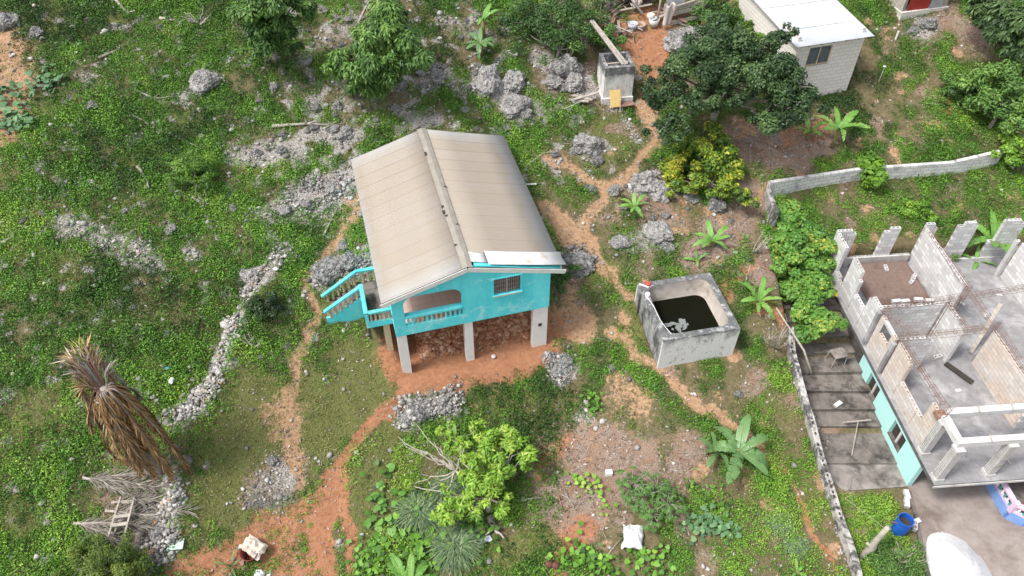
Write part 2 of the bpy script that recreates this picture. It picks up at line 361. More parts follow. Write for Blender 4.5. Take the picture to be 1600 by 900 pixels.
def m_block(name,c1,c2,mort,stain=(.10,.10,.095),p=(.58,.78),warm=None):
    t=NT(name,.95,.15); s=t.sep(); cb=t.n('ShaderNodeCombineXYZ',X=s[0],Y=s[2])
    b=t.n('ShaderNodeTexBrick',Vector=cb.outputs[0],Scale=1.0); b.offset=.5
    for k,v in (('Color1',(*c1,1)),('Color2',(*c2,1)),('Mortar',(*mort,1)),('Mortar Size',.012),('Mortar Smooth',.2),('Bias',0.0),('Brick Width',.42),('Row Height',.205)): b.inputs[k].default_value=v
    c=b.outputs[0]
    if warm: c=t.mix(t.ramp(t.noise(.55,4),[(.42,0),(.6,.75)]),c,warm,'MULTIPLY')
    c=t.mix(t.ramp(t.noise(1.6,7,rough=.7),[(p[0],0),(p[1],.7)]),c,stain); t.col(c); t.bump(t.math('ADD',b.outputs['Fac'],t.math('MULTIPLY',t.noise(30,3),-.4)),-.35,.012); return t.m
M['block']=m_block('raw_block',(.50,.49,.485),(.74,.73,.72),(.42,.41,.40),(.30,.285,.27),(.55,.75))
M['blocktan']=m_block('tan_block',(.52,.475,.44),(.63,.60,.57),(.40,.36,.33),(.28,.25,.22),(.55,.75),(1.0,.86,.74))
M['blockwhite']=m_block('white_block',(.70,.65,.60),(.76,.72,.67),(.50,.45,.40),(.50,.42,.33),(.6,.85))
M['blockold']=m_block('old_block',(.52,.51,.50),(.66,.65,.63),(.28,.27,.26),(.09,.09,.085),(.52,.68))
def m_conc(name,c1,c2,st,p=(.5,.66),sc=1.2,sc1=3,rough=.9,v3=None):
    t=NT(name,rough,.2); c=t.mix(t.ramp(t.noise(sc1,7,rough=.65),[(.3,0),(.7,1)]),c1,c2)
    v=t.vec(1,1,.35) if v3 else None
    c=t.mix(t.ramp(t.noise(sc,8,v=v,rough=.72,dist=.4),[(p[0],0),(p[1],.9)]),c,st); t.col(c); t.bump(t.noise(18,5),.3,.02); return t.m
M['slab']=m_conc('bare_concrete',(.20,.195,.197),(.30,.295,.30),(.44,.435,.44),(.50,.66),.7)
M['slabshadow']=m_conc('slab_edge_shadow',(.07,.075,.07),(.14,.14,.13),(.2,.2,.19))
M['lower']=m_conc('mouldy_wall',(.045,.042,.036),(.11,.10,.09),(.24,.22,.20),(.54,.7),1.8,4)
M['court']=m_conc('stained_concrete',(.125,.108,.095),(.25,.22,.20),(.045,.041,.037),(.47,.62),1.3,2.5)
M['courtlight']=m_conc('worn_concrete',(.22,.19,.17),(.34,.31,.29),(.07,.062,.055),(.46,.62),.8,1.6)
M['drive']=m_conc('driveway_concrete',(.25,.205,.18),(.34,.30,.275),(.155,.118,.098),(.50,.66),.35,1.6)
M['column']=simple('plastered_column',(.45,.44,.425),(.60,.59,.57),4,.9,.2,c3=(.33,.31,.29),sc3=2)
M['beam']=simple('fresh_concrete_beam',(.54,.53,.52),(.64,.63,.62),3,.9,.2,c3=(.45,.43,.4),sc3=2)
M['rebar']=simple('rusty_rebar',(.13,.07,.05),(.22,.12,.085),12,.85,.0)
M['soilfill']=m_conc('damp_soil',(.155,.105,.088),(.215,.155,.13),(.095,.06,.048),(.54,.64),.9,6)
M['aqua']=m_conc('pale_aqua_paint',(.40,.70,.66),(.44,.74,.70),(.30,.33,.30),(.60,.78),.9,3)
M['tank']=None
def m_tank():
    t=NT('weathered_tank_plaster',.9,.2); z=t.sep()[2]; n=t.noise(2.2,8,v=t.vec(1,1,.4),rough=.72)
    c=t.mix(t.ramp(t.noise(3,6,rough=.7),[(.35,0),(.65,1)]),(.62,.60,.575),(.78,.765,.745))
    e=t.math('ADD',n,t.ramp(t.math('SUBTRACT',z,.7),[(0,0),(.95,.20)])); c=t.mix(t.ramp(e,[(.58,0),(.74,.85)]),c,(.25,.255,.26))
    e=t.math('ADD',t.noise(3,8,rough=.75),t.ramp(t.math('SUBTRACT',z,1.45),[(0,0),(.2,.17)])); c=t.mix(t.ramp(e,[(.54,0),(.66,.85)]),c,(.075,.08,.08)); t.col(c); t.bump(t.noise(14,5),.35,.02); return t.m
M['tank']=m_tank()
M['tankin']=m_conc('tank_lining',(.42,.365,.31),(.55,.50,.45),(.27,.235,.20),(.5,.66),1.4,3)
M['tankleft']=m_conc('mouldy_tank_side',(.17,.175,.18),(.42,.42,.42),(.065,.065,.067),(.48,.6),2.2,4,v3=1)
def m_water():
    t=NT('dark_water',.1,.03); t.col(t.mix(t.noise(2,5),(.005,.006,.003),(.010,.010,.006))); t.bump(t.noise(2.5,3),.015,.02); return t.m
M['water']=m_water()
M['scum']=simple('scum_reflection',(.15,.16,.16),(.26,.28,.28),8,.5,.1)
M['bwall']=None
def m_bwall():
    t=NT('mouldy_boundary_wall',.95,.15); n=t.noise(2.0,8,v=t.vec(1,1,.6),rough=.75,dist=.5); c=t.mix(t.ramp(t.noise(4,6),[(.3,0),(.7,1)]),(.34,.32,.30),(.52,.495,.47)); c=t.mix(t.ramp(n,[(.45,0),(.56,.9)]),c,(.055,.055,.053)); t.col(c); t.bump(t.noise(18,5),.4,.02); return t.m
M['bwall']=m_bwall()
M['sand']=simple('white_marl_sand',(.57,.57,.58),(.63,.63,.64),10,.95,.5,c3=(.50,.50,.50),sc3=4,bd=.03)
M['blue']=simple('blue_plastic',(.012,.09,.42),(.02,.12,.5),3,.4,0,.45)
M['redplastic']=simple('red_plastic',(.62,.06,.04),(.72,.1,.07),4,.5,0)
M['whiteplastic']=simple('white_plastic',(.78,.78,.78),(.85,.85,.85),4,.5,.05)
M['redsheet']=simple('red_painted_zinc',(.32,.03,.025),(.42,.05,.04),3,.5,0,.4)
M['yellowboard']=simple('yellow_board',(.62,.43,.16),(.70,.52,.22),4,.8,.1)
M['cloth']=simple('pale_cloth',(.58,.50,.45),(.70,.63,.58),5,.9,.2)
M['pot']=simple('dark_red_pot',(.12,.03,.022),(.2,.05,.035),4,.5,0)
M['bag']=simple('cream_sack',(.62,.50,.38),(.78,.70,.62),4,.8,.2)
M['green_sheet']=simple('pale_green_sheet',(.42,.58,.48),(.55,.66,.58),4,.4,0)
M['bluepaint']=simple('pale_blue_paint',(.17,.30,.62),(.25,.38,.68),3,.7,.1)
M['pink']=simple('pale_pink_paint',(.62,.46,.62),(.68,.53,.67),3,.7,.1)
M['maroon']=simple('maroon_trim',(.18,.06,.08),(.24,.09,.1),3)
M['greenpaint']=simple('green_baluster',(.05,.30,.24),(.08,.36,.3),3)
M['husk']=simple('coconut_husk',(.11,.05,.035),(.18,.09,.06),6)
M['greytin']=simple('grey_metal',(.42,.46,.52),(.55,.6,.66),4,.5,0)
M['bluebit']=simple('blue_scrap',(.1,.38,.6),(.12,.42,.66),4)
# ---------------------------------------------------------------- ground sheet with its kinds of soil
def axis(a,b,st,far0,far1):
    mid=list(np.arange(a,b+1e-6,st)); lo=[];hi=[];s=st
    p=a
    while p>far0: s*=1.35; p-=s; lo.append(p)
    s=st;p=b
    while p<far1: s*=1.35; p+=s; hi.append(p)
    return np.array(lo[::-1]+mid+hi)
GX=axis(-31,31,.12,-320,320); GY=axis(8.5,46,.12,-60,420)
XX,YY=np.meshgrid(GX,GY); ZZ=terrain(XX,YY)+rough(XX,YY)*np.clip(1-sst(0,.2,XX-wallx(YY))*(YY<27),0,1)
WN=[(rng.uniform(.6,2.6),rng.uniform(0,PI),rng.uniform(0,6.28)) for _ in range(14)]
def wob(x,y):
    s=0
    for k,a,p in WN: s=s+np.sin(k*(x*math.cos(a)+y*math.sin(a))+p+1.3*np.sin(.7*k*(x*math.sin(a)-y*math.cos(a))))
    return s/len(WN)*1.6
WB=wob(XX,YY)
WX=XX+.34*wob(XX*1.7+4,YY*1.7)+.12*wob(XX*5,YY*5+9); WY=YY+.34*wob(XX*1.7-8,YY*1.7+3)+.12*wob(XX*5+7,YY*5)
def area(lines,soft=1.0):
    """each: (pixel points, widths in metres or one width, strength)"""
    out=np.zeros(XX.shape)
    for pts,w,k in lines:
        P=[PB(*p) for p in pts]
        if len(P)==1: P=P+[P[0]+np.array([.05,0,0])]
        ws=list(w) if hasattr(w,'__len__') else [w]*len(P)
        if len(ws)<len(P): ws+= [ws[-1]]*(len(P)-len(ws))
        d,_,_,wi=seg(WX,WY,P,ws); wi=wi*soft*(1+.4*WB)
        out=np.maximum(out,k*sst(1.55,.25,d/np.maximum(wi,.05)))
    return out
SOIL=area([([(520,900),(495,840),(520,770),(545,705),(572,670),(600,636),(640,606),(700,594),(760,588),(820,565),(858,552)],(.5,.5,.55,.32,.28,.34,.4,.5,.8,.9,.6),1),
 ([(520,790),(450,830),(340,872),(270,900)],(.6,.9,.75,.45),.8),([(545,900),(542,830),(530,770)],.28,.75),([(400,850),(440,880),(480,900)],1.0,.75),
 ([(640,560),(740,545),(845,525)],1.2,1),([(660,520),(760,510),(820,490)],1.2,1),([(1015,30),(1020,60),(1030,95)],(1.5,1.6,1.2),.85),([(1000,80),(985,60),(950,45)],1.0,.8),
 ([(1195,700),(1240,770),(1275,830),(1305,895)],(.16,.2,.22,.2),.7),([(870,900),(885,850),(910,825)],(.5,.6,.8),.7),([(850,735),(880,690)],.6,.7),
 ([(1060,330),(1080,300)],.5,.5),([(1130,455),(1165,420)],.6,.6),([(1225,500),(1190,470)],.6,.7),([(1240,215),(1290,205)],.9,.6),([(1480,165)],.7,.6),([(690,560)],1.0,.8),([(1010,160),(1000,130)],.8,.4)])
TAN=area([([(1010,165),(1028,215),(1000,258),(955,292),(930,325),(915,360),(925,400),(955,430),(975,470)],(.6,.42,.34,.4,.42,.38,.3,.24,.2),.9),
 ([(955,300),(900,270),(850,240)],(.8,.6,.5),.7),([(900,380),(870,345),(850,320)],(.8,.8,.5),.9),([(900,502)],1.15,1),([(900,470),(880,440)],.5,.6),
 ([(960,520),(1000,558),(1060,608),(1130,652),(1200,708)],(.3,.3,.35,.35,.3),.9),([(470,770),(462,700),(448,650),(462,590),(478,530),(492,490),(478,440),(520,385),(556,335)],(.26,.3,.36,.2,.2,.24,.22,.3,.4),.85),
 ([(430,660),(450,640)],.8,.6),([(600,345),(560,320)],.6,.7),([(1000,640),(960,600)],.7,.55),([(905,690),(960,640)],.8,.4),([(0,60),(20,130),(0,210)],(1.4,1.2,1.0),.9),([(0,360),(110,310),(160,290)],.3,.4)])
LITTER=area([([(870,770),(930,730),(1000,720)],(1.6,2.1,1.2),1),([(900,810),(860,720)],(1.2,1.2),.9),([(1080,700),(1060,740)],(.9,.8),.7),([(1090,400),(1140,350),(1180,300)],(1.0,1.3,1.2),.85),
 ([(1160,220),(1230,250),(1280,225)],(1.3,1.6,.9),1),([(1010,310),(1050,340)],1.0,.6),([(880,430),(900,470)],.7,.6),([(420,770),(440,740)],(1.1,1.0),.8),([(200,760),(220,830)],(1.5,1.3),.8),([(1530,60),(1480,30)],(1.2,1.0),.7),
 ([(1180,440),(1200,400)],.8,.8),([(1310,590),(1330,760),(1370,890)],.3,.2),([(250,740)],1.5,.4),([(1290,620),(1320,760),(1355,860)],(.5,.5,.5),.8),([(970,270),(850,235)],.5,.3),([(1450,190)],.8,.5),([(860,130),(930,150)],1.0,.6),([(1010,420)],.6,.5),([(560,420),(540,350)],.8,.5)])
ROCK=area([([(375,245),(430,240),(480,215),(560,215)],(1.0,.8,.6,.6),.8),([(425,335),(470,320),(515,295),(555,260)],(.8,1.1,1.3,.7),1),([(500,435),(545,420),(575,395)],(.7,.8,.6),1),
 ([(440,395),(415,425),(385,455)],.55,.9),([(375,495),(350,550),(325,600),(285,645)],(.35,.5,.5,.8),1),([(255,775),(245,830),(225,870)],(.9,.9,.8),1),([(640,648),(700,620)],(.8,.7),.9),([(880,580)],.75,1),([(910,650)],.6,.7),
 ([(105,350),(170,375),(240,410)],(.5,.8,.7),.9),([(290,400)],.5,.7),([(130,110),(150,140)],.5,.5),([(320,130),(270,160)],(.7,.6),.7),([(470,95),(520,60),(560,30)],(1.0,.9,.7),.5),([(450,130),(530,150),(640,170)],(.7,.8,.9),.45),([(660,130),(700,110)],.7,.6),([(760,130),(800,165)],1.1,.8),([(700,40),(760,60)],.9,.5),([(850,95),(900,120)],1.0,.8),
 ([(990,290),(1040,290)],(.8,.7),.7),([(1020,370),(970,380)],(.8,.5),.7),([(900,410)],.8,.8),([(1050,60),(1110,65)],(.7,.7),.9),([(915,235)],.7,.5),([(1440,45)],1.0,.8),([(440,740),(420,780)],(.8,.8),.7),([(50,55)],.4,.5),([(80,280)],.5,.5),([(1160,60)],.5,.3),([(620,205),(680,185)],.8,.6)])
GRASS=area([([(600,710),(590,790),(610,680)],(1.0,.8,.8),.9),([(800,860),(840,830),(830,790)],(1.0,.9,.7),.8),([(830,610),(760,640)],.7,.7),([(560,570),(590,600),(540,640)],(1.4,1.3,1.4),1),([(480,600),(500,680),(470,720)],(1.0,1.5,1.0),.9),([(400,620),(380,720),(360,800)],(1.6,1.7,1.5),.9),([(580,740),(560,850)],(.9,.9),.9),([(960,215),(930,250)],(1.6,1.0),.9),([(980,480),(990,530)],(.9,.8),.8),([(940,430)],.9,.8),
 ([(1230,720),(1280,790)],(.8,.9),.7),([(1180,620),(1240,640)],.9,.6),([(900,640),(780,620)],(1.0,.8),.5),([(80,650),(20,690)],(1.0,1.2),.6),([(880,300),(960,345)],.8,.5),([(640,770)],.6,.5),([(760,870),(830,840)],(.9,.9),.5),([(1390,790)],.5,.4),([(250,480),(330,500)],1.0,.4)])
ASH=area([([(412,790)],.45,.9),([(905,775)],.3,.4)])
hX,hY=hl(XX,YY); UND=((hX>-.2)&(hX<6.7)&(hY>-.5)&(hY<9.4))
SOIL=np.maximum(SOIL,UND*1.0)
COURT=(XX>wallx(YY)+.1)&(YY<26.9)&(YY>8)
def grid_mesh():
    ny,nx=XX.shape; V=np.stack([XX,YY,ZZ],-1).reshape(-1,3).astype(np.float32)
    i=np.arange((ny-1)*(nx-1)); r,c=i//(nx-1),i%(nx-1); a=r*nx+c
    Q=np.stack([a,a+1,a+1+nx,a+nx],1).astype(np.int32); n=len(Q)
    me=bpy.data.meshes.new('ground'); me.vertices.add(len(V)); me.loops.add(n*4); me.polygons.add(n)
    me.vertices.foreach_set('co',V.ravel()); me.loops.foreach_set('vertex_index',Q.ravel()); me.polygons.foreach_set('loop_start',np.arange(0,n*4,4,dtype=np.int32))
    me.polygons.foreach_set('use_smooth',np.ones(n,dtype=bool)); me.update(calc_edges=True)
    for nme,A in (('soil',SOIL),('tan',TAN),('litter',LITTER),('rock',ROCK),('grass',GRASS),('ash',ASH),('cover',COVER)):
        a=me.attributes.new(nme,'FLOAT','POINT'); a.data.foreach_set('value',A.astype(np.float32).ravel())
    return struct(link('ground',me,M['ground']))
def look(A,x,y):
    ix=np.clip(np.searchsorted(GX,x)-1,0,len(GX)-2); iy=np.clip(np.searchsorted(GY,y)-1,0,len(GY)-2)
    fx=np.clip((x-GX[ix])/(GX[ix+1]-GX[ix]),0,1); fy=np.clip((y-GY[iy])/(GY[iy+1]-GY[iy]),0,1)
    return (A[iy,ix]*(1-fx)+A[iy,ix+1]*fx)*(1-fy)+(A[iy+1,ix]*(1-fx)+A[iy+1,ix+1]*fx)*fy
def gz(x,y): return look(ZZ,np.asarray(x,float),np.asarray(y,float))
# where nothing grows (buildings, tanks)
def blocked(x,y):
    X,Y=hl(x,y); b=(X>-.3)&(X<6.8)&(Y>-.6)&(Y<9.3)
    b|=(X>-2.75)&(X<.1)&(Y>2.2)&(Y<3.4)
    b|=(X>-1.1)&(X<.1)&(Y>.7)&(Y<2.3)
    X,Y=bl(x,y); b|=(X>-.25)&(Y>1)&(Y<12.6)|(x>15.25)&(y<16)&(y>-5)
    c,s=math.cos(TY),math.sin(TY); X=(x-TO[0])*c+(y-TO[1])*s; Y=-(x-TO[0])*s+(y-TO[1])*c; b|=(X>-.1)&(X<3.55)&(Y>-.1)&(Y<3.5)
    return b
def view(x,y,z,pad=3.5):
    d=y*CC-(z-CH)*SS; u=F*x/d; v=-F*((y*SS+(z-CH)*CC)/d); k=F/d*pad
    return (np.abs(u)<800+k)&(v>-450-k)&(v<450+k)
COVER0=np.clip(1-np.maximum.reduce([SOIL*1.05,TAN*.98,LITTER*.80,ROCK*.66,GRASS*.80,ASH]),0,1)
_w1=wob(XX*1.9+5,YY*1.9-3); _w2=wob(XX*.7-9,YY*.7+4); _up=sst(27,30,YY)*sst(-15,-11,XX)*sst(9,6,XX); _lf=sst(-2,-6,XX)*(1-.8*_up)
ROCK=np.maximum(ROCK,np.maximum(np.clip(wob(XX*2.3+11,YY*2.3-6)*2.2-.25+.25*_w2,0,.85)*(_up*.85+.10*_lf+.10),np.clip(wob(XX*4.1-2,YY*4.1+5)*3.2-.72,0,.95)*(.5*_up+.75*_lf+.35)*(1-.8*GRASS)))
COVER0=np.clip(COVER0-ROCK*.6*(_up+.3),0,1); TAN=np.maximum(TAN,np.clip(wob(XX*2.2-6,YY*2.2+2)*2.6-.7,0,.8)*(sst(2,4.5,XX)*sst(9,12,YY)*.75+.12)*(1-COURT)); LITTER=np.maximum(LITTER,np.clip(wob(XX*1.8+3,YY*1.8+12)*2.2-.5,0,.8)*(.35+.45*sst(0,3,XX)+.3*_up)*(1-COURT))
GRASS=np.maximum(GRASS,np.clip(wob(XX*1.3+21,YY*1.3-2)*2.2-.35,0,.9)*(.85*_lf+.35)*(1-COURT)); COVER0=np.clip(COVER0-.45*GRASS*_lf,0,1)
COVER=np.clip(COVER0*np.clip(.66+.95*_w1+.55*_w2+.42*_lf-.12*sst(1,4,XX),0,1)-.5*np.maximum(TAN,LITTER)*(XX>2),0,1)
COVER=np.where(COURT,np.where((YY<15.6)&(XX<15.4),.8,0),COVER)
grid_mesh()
def cover_patches():
    """weed clumps: leaf piles scattered by a density map"""
    n=270000; x=rng.uniform(-31,31,n); y=rng.uniform(9,45,n); z=gz(x,y)
    wb=wob(x*1.9+5,y*1.9-3); wb2=wob(x*.7-9,y*.7+4)
    den=look(COVER,x,y)
    k=(rng.random(n)<den*.75)&view(x,y,z)&~blocked(x,y)&~((x>wallx(y)-.1)&(x<wallx(y)+.3)&(y<27))
    x,y,z,wb,wb2=x[k],y[k],z[k],wb[k],wb2[k]; n=len(x)
    rad=rng.uniform(.09,.28,n)*(1+.35*wb2); hh=rad*rng.uniform(.35,.95,n)+.03; big=rng.random(n)<.05; rad=np.where(big,rad*1.9,rad); hh=np.where(big,hh*1.6,hh); tn=np.clip(.42+.32*wb+.55*wob(x*.35+2,y*.35)+.30*wob(x*3.1-4,y*3.1)+rng.normal(0,.085,n),.02,.97)
    lf=np.where(big,rng.integers(44,76,n),rng.integers(15,26,n)); I=np.repeat(np.arange(n),lf); m=len(I)
    r=np.sqrt(rng.random(m)); a=rng.uniform(0,2*PI,m); dx,dy=r*np.cos(a),r*np.sin(a)
    px,py=x[I]+dx*rad[I],y[I]+dy*rad[I]; hz=hh[I]*(1-r**2)*rng.uniform(.45,1.05,m)+rng.uniform(.01,.05,m)
    P=np.stack([px,py,gz(px,py)+hz],1); N=np.stack([dx*.9,dy*.9,np.full(m,.75)],1)+rng.normal(0,.42,(m,3))
    L=rng.uniform(.032,.075,m)*(1+.5*(hh[I]>.22)); Q=leaves(P,N,L,L*rng.uniform(.5,.85,m),.08)
    o=quads_mesh('weeds',Q,np.clip(tn[I]+rng.normal(0,.11,m),0,1),M['weed'])
    tag(o,'low green broadleaf weeds covering the slopes','ground cover',kind='stuff'); return m
print('weed leaves',cover_patches())
def short_grass():
    n=700000; x=rng.uniform(-31,31,n); y=rng.uniform(9,45,n); z=gz(x,y); wb=wob(x*1.6-4,y*1.6+8)
    den=look(np.clip(GRASS*.95+COVER*.22+.10-SOIL*.8-TAN*.5-.5*ROCK-1.0*COURT*(YY>15.6),0,1),x,y)*np.clip(.75+.8*wb,.05,1.1)
    k=(rng.random(n)<den)&view(x,y,z,3.2)&~blocked(x,y)&~((x>wallx(y)-.1)&(y<27)); x,y,z,wb=x[k],y[k],z[k],wb[k]; n=len(x)
    P=np.stack([x,y,z+rng.uniform(.01,.06,n)],1); D=np.stack([rng.normal(0,1,n),rng.normal(0,1,n),rng.uniform(.2,1.3,n)],1); N=rng.normal(0,1,(n,3))+np.array([0,0,.8])
    L=rng.uniform(.07,.17,n); Q=leaves(P,N,L,L*.2,0,D)
    tag(quads_mesh('short_grass',Q,np.clip(.46+.32*wb+rng.normal(0,.22,n),0,1),M['grass']),'short trodden grass on the gentle ground around the house','grass',kind='stuff'); return n
print('grass',short_grass())
def dry_leaves():
    n=420000; x=rng.uniform(-31,31,n); y=rng.uniform(9,45,n); z=gz(x,y); wb=wob(x*2.2+1,y*2.2)
    den=look(np.clip(LITTER*.75+ROCK*.2+TAN*.08+SOIL*.06+.09,0,1),x,y)*np.clip(.6+.8*wb,.05,1.1)
    k=(rng.random(n)<den)&view(x,y,z,3.2)&~blocked(x,y)&~((x>wallx(y)-.1)&(y<27)); x,y,z=x[k],y[k],z[k]; n=len(x)
    P=np.stack([x,y,z+rng.uniform(.012,.04,n)],1); N=rng.normal(0,.45,(n,3))+np.array([0,0,1.]); L=rng.uniform(.05,.16,n)
    Q=leaves(P,N,L,L*rng.uniform(.15,.6,n),.1); tag(quads_mesh('leaf_litter',Q,np.clip(rng.normal(.5,.28,n),0,1),M['litter']),'dry brown and grey leaf litter lying in the bare patches','leaf litter',kind='stuff'); return n
print('litter',dry_leaves())
# stones: low-poly broken lumps joined in bulk
def stone_base(k):
    bm=bmesh.new(); bmesh.ops.create_icosphere(bm,subdivisions=1,radius=1)
    r=random.Random(k)
    for v in bm.verts: v.co*=r.uniform(.68,1.2)
    V=np.array([v.co[:] for v in bm.verts]); Fc=np.array([[v.index for v in f.verts] for f in bm.faces]); bm.free(); return V,Fc
SB=[stone_base(k) for k in range(8)]
def stones(name,P,S,tone,m):
    Vs=[];Fs=[];T=[];o=0
    idx=rng.integers(0,8,len(P))
    for b in range(8):
        q=np.where(idx==b)[0]
        if not len(q): continue
        V,Fc=SB[b]; n=len(q); a=rng.uniform(0,2*PI,n); ca,sa=np.cos(a),np.sin(a); sc=S[q,None]*rng.uniform(.6,1.25,(n,3))*np.array([1,1,.75])
        W=V[None]*sc[:,None,:]; X=W[...,0]*ca[:,None]-W[...,1]*sa[:,None]; Y=W[...,0]*sa[:,None]+W[...,1]*ca[:,None]
        W=np.stack([X,Y,W[...,2]],-1)+P[q][:,None,:]; Vs.append(W.reshape(-1,3)); Fs.append((Fc[None]+(np.arange(n)*len(V))[:,None,None]+o).reshape(-1,3)); T.append(np.repeat(tone[q],len(Fc))); o+=n*len(V)
    V=np.concatenate(Vs).astype(np.float32); Fc=np.concatenate(Fs).astype(np.int32); T=np.concatenate(T).astype(np.float32); n=len(Fc)
    me=bpy.data.meshes.new(name); me.vertices.add(len(V)); me.loops.add(n*3); me.polygons.add(n); me.vertices.foreach_set('co',V.ravel()); me.loops.foreach_set('vertex_index',Fc.ravel()); me.polygons.foreach_set('loop_start',np.arange(0,n*3,3,dtype=np.int32)); me.update(calc_edges=True)
    a=me.attributes.new('tone','FLOAT','FACE'); a.data.foreach_set('value',T); return link(name,me,m)
def gravel():
    n=160000; x=rng.uniform(-31,31,n); y=rng.uniform(9,45,n); z=gz(x,y); wb=wob(x*2.4-3,y*2.4+7)
    den=look(np.clip(ROCK*.85*(1-SOIL)+LITTER*.07+.03*COVER+TAN*.04+SOIL*.03+.04*(YY>25)*(XX<8),0,1),x,y)*np.clip(.6+.9*wb,.08,1.2)
    k=(rng.random(n)<den*.8)&view(x,y,z,3.2)&~blocked(x,y)&~((x>wallx(y)-.1)&(y<27)); x,y,z=x[k],y[k],z[k]; n=len(x)
    S=np.exp(rng.normal(-3.0,.55,n)).clip(.018,.16); tag(stones('gravel',np.stack([x,y,z+S*.25],1),S,np.clip(rng.normal(.5,.25,n),0,.95),M['stone']),'loose grey limestone rubble strewn over the rocky patches','gravel',kind='stuff'); return n
print('gravel',gravel())
# ---------------------------------------------------------------- turquoise house on posts
def balus(mb,x,y,z0,z1,r=.065):
    h=z1-z0; mb.lathe([(r*.95,z0),(r*.95,z0+h*.1),(r*.6,z0+h*.2),(r*.95,z0+h*.42),(r*.45,z0+h*.78),(r*.8,z0+h*.9),(r*.8,z1)],10,Matrix.Translation((x,y,0)))
def house():
    h=empty('house',HO,HY); tag(h,'turquoise house on white posts under a grey and brown zinc gable roof','house')
    W=6.42; D=9.05; EV=2.06; RX=3.05; RH=3.14
    gable=[(0,0),(W,0),(W,EV),(RX,RH),(0,EV)]
    op=rrect(.46,2.77,.53,2.12,.42); wi=[(4.08,1.32),(5.17,1.32),(5.17,2.19),(4.08,2.19)]
    bm_obj(plate(gable,[op,wi],.15),'wall',M['turq'],h)
    bm_obj(plate(gable,[],-.15,Matrix.Translation((0,D,0))),'wall',M['turq'],h)
    b=MB(); b.box(0,.15,2.45,D-.152,0,EV); b.build('wall',M['turq'],h); b=MB(); b.box(0,.15,.152,2.448,0,.34); b.build('wall',M['turq'],h)
    b=MB(); b.box(W-.15,W,.152,D-.152,0,EV); b.build('wall',M['turq'],h)
    b=MB(); b.box(.152,W-.152,.152,D-.152,.16,.34); b.build('floor_slab',M['tile'],h)
    b=MB(); b.box(.0,W-.152,2.35,2.448,.345,EV); b.box(3.0,3.1,.152,2.348,.345,EV); b.build('inner_wall',M['cream'],h)
    b=MB(); b.beam((2.2,1.9,1.72),(2.62,1.35,2.35),.05,.55); b.build('open_shutter',M['redwood'],h)
    # window with bars and brown curtain behind
    w=MB(); w.box(4.0,4.08,-.02,.1,1.25,2.25); w.box(5.17,5.25,-.02,.1,1.25,2.25); w.box(4.08,5.17,-.02,.1,2.19,2.25); w.box(4.0,5.25,-.07,.05,1.22,1.318); wf=w.build('window',M['turq'],h)
    w=MB(); w.box(4.08,5.17,.12,.14,1.32,2.19); w.build('curtain',M['curtain'],wf)
    w=MB(); w.box(4.585,4.645,.0,.06,1.32,2.19)
    for k in range(1,12):
        if k!=6: w.box(4.08+k*.0908-.009,4.08+k*.0908+.009,.02,.04,1.32,2.19)
    for z in (1.5,1.75,2.0): w.box(4.08,5.17,.03,.035,z,z+.02)
    w.build('window_grille',M['grille'],wf)
    b=MB(); b.box(4.04,5.21,-.075,-.005,1.25,1.316); b.build('sill',M['cream'],wf)
    # porch balustrade
    bl_=MB(); bl_.box(.462,2.768,-.03,.22,.95,1.06); br=bl_.build('balustrade',M['turq'],h)
    for k in range(12):
        b=MB(); balus(b,.58+k*.19,.075,.53,.95,.062); b.build('baluster',M['cream'] if k in(2,3,6,7) else M['turq'],br,True)
    # posts
    def post(x0,x1,y0,y1,zt,gm='post'):
        wx=HO[0]+x0*HC-y0*HS; wy=HO[1]+x0*HS+y0*HC; zg=float(gz(wx,wy))-HO[2]-.25
        b=MB(); b.box(x0,x1,y0,y1,zg,zt); return b.build('post',M[gm],h)
    post(.03,.42,.05,.45,-.002); post(2.81,3.16,.05,.4,-.002); p3=post(5.76,6.40,.05,.35,-.002)
    b=MB(); b.box(6.0,6.14,.02,.05,-1.16,-1.0); b.build('meter_box',M['dark'],p3)
    post(.03,.4,2.9,3.3,-.002); post(6.0,6.38,2.9,3.3,-.002); post(2.81,3.16,2.9,3.25,-.002)
    post(-.42,-.16,.86,1.12,.055,'cream')
    # roof: corrugated zinc sheets, laid in courses of .78 m
    def slope(name,xe,ze,y0,y1,m,lift=0,xr=RX,zr=RH+.09,parent=None,nst=None,jit=0):
        n=int((y1-y0)/.0275); V=[];Fs=[]
        for i in range(n+1):
            y=y0+(y1-y0)*i/n; dz=.010*math.sin(y/.11*2*PI)+lift+.007*((y/.78)%1)
            for k in range(4):
                t=k/3; V.append((xr+(xe-xr)*t+(jit*math.sin(y*9) if k==3 else 0),y,zr+(ze-zr)*t+dz-.02*math.sin(PI*t)))
        for i in range(n):
            for k in range(3): a=i*4+k; Fs.append((a,a+1,a+5,a+4))
        b=MB(); b.v=V; b.f=Fs; o=b.build(name,m,parent,True); s=o.modifiers.new('s','SOLIDIFY'); s.thickness=.006; return o
    rf=slope('roof',-.36,2.15,-.09,9.38,M['roof'],parent=h)
    slope('roof_slope',6.96,2.15,.78,9.38,M['roof'],parent=rf)
    slope('patch_sheet',3.95,2.93,.22,.84,M['zinc_white'],.035,parent=rf,jit=.01)
    slope('patch_sheet',7.06,2.13,.08,.86,M['zinc_white'],.07,xr=3.92,zr=2.95,parent=rf,jit=.02)
    b=MB()
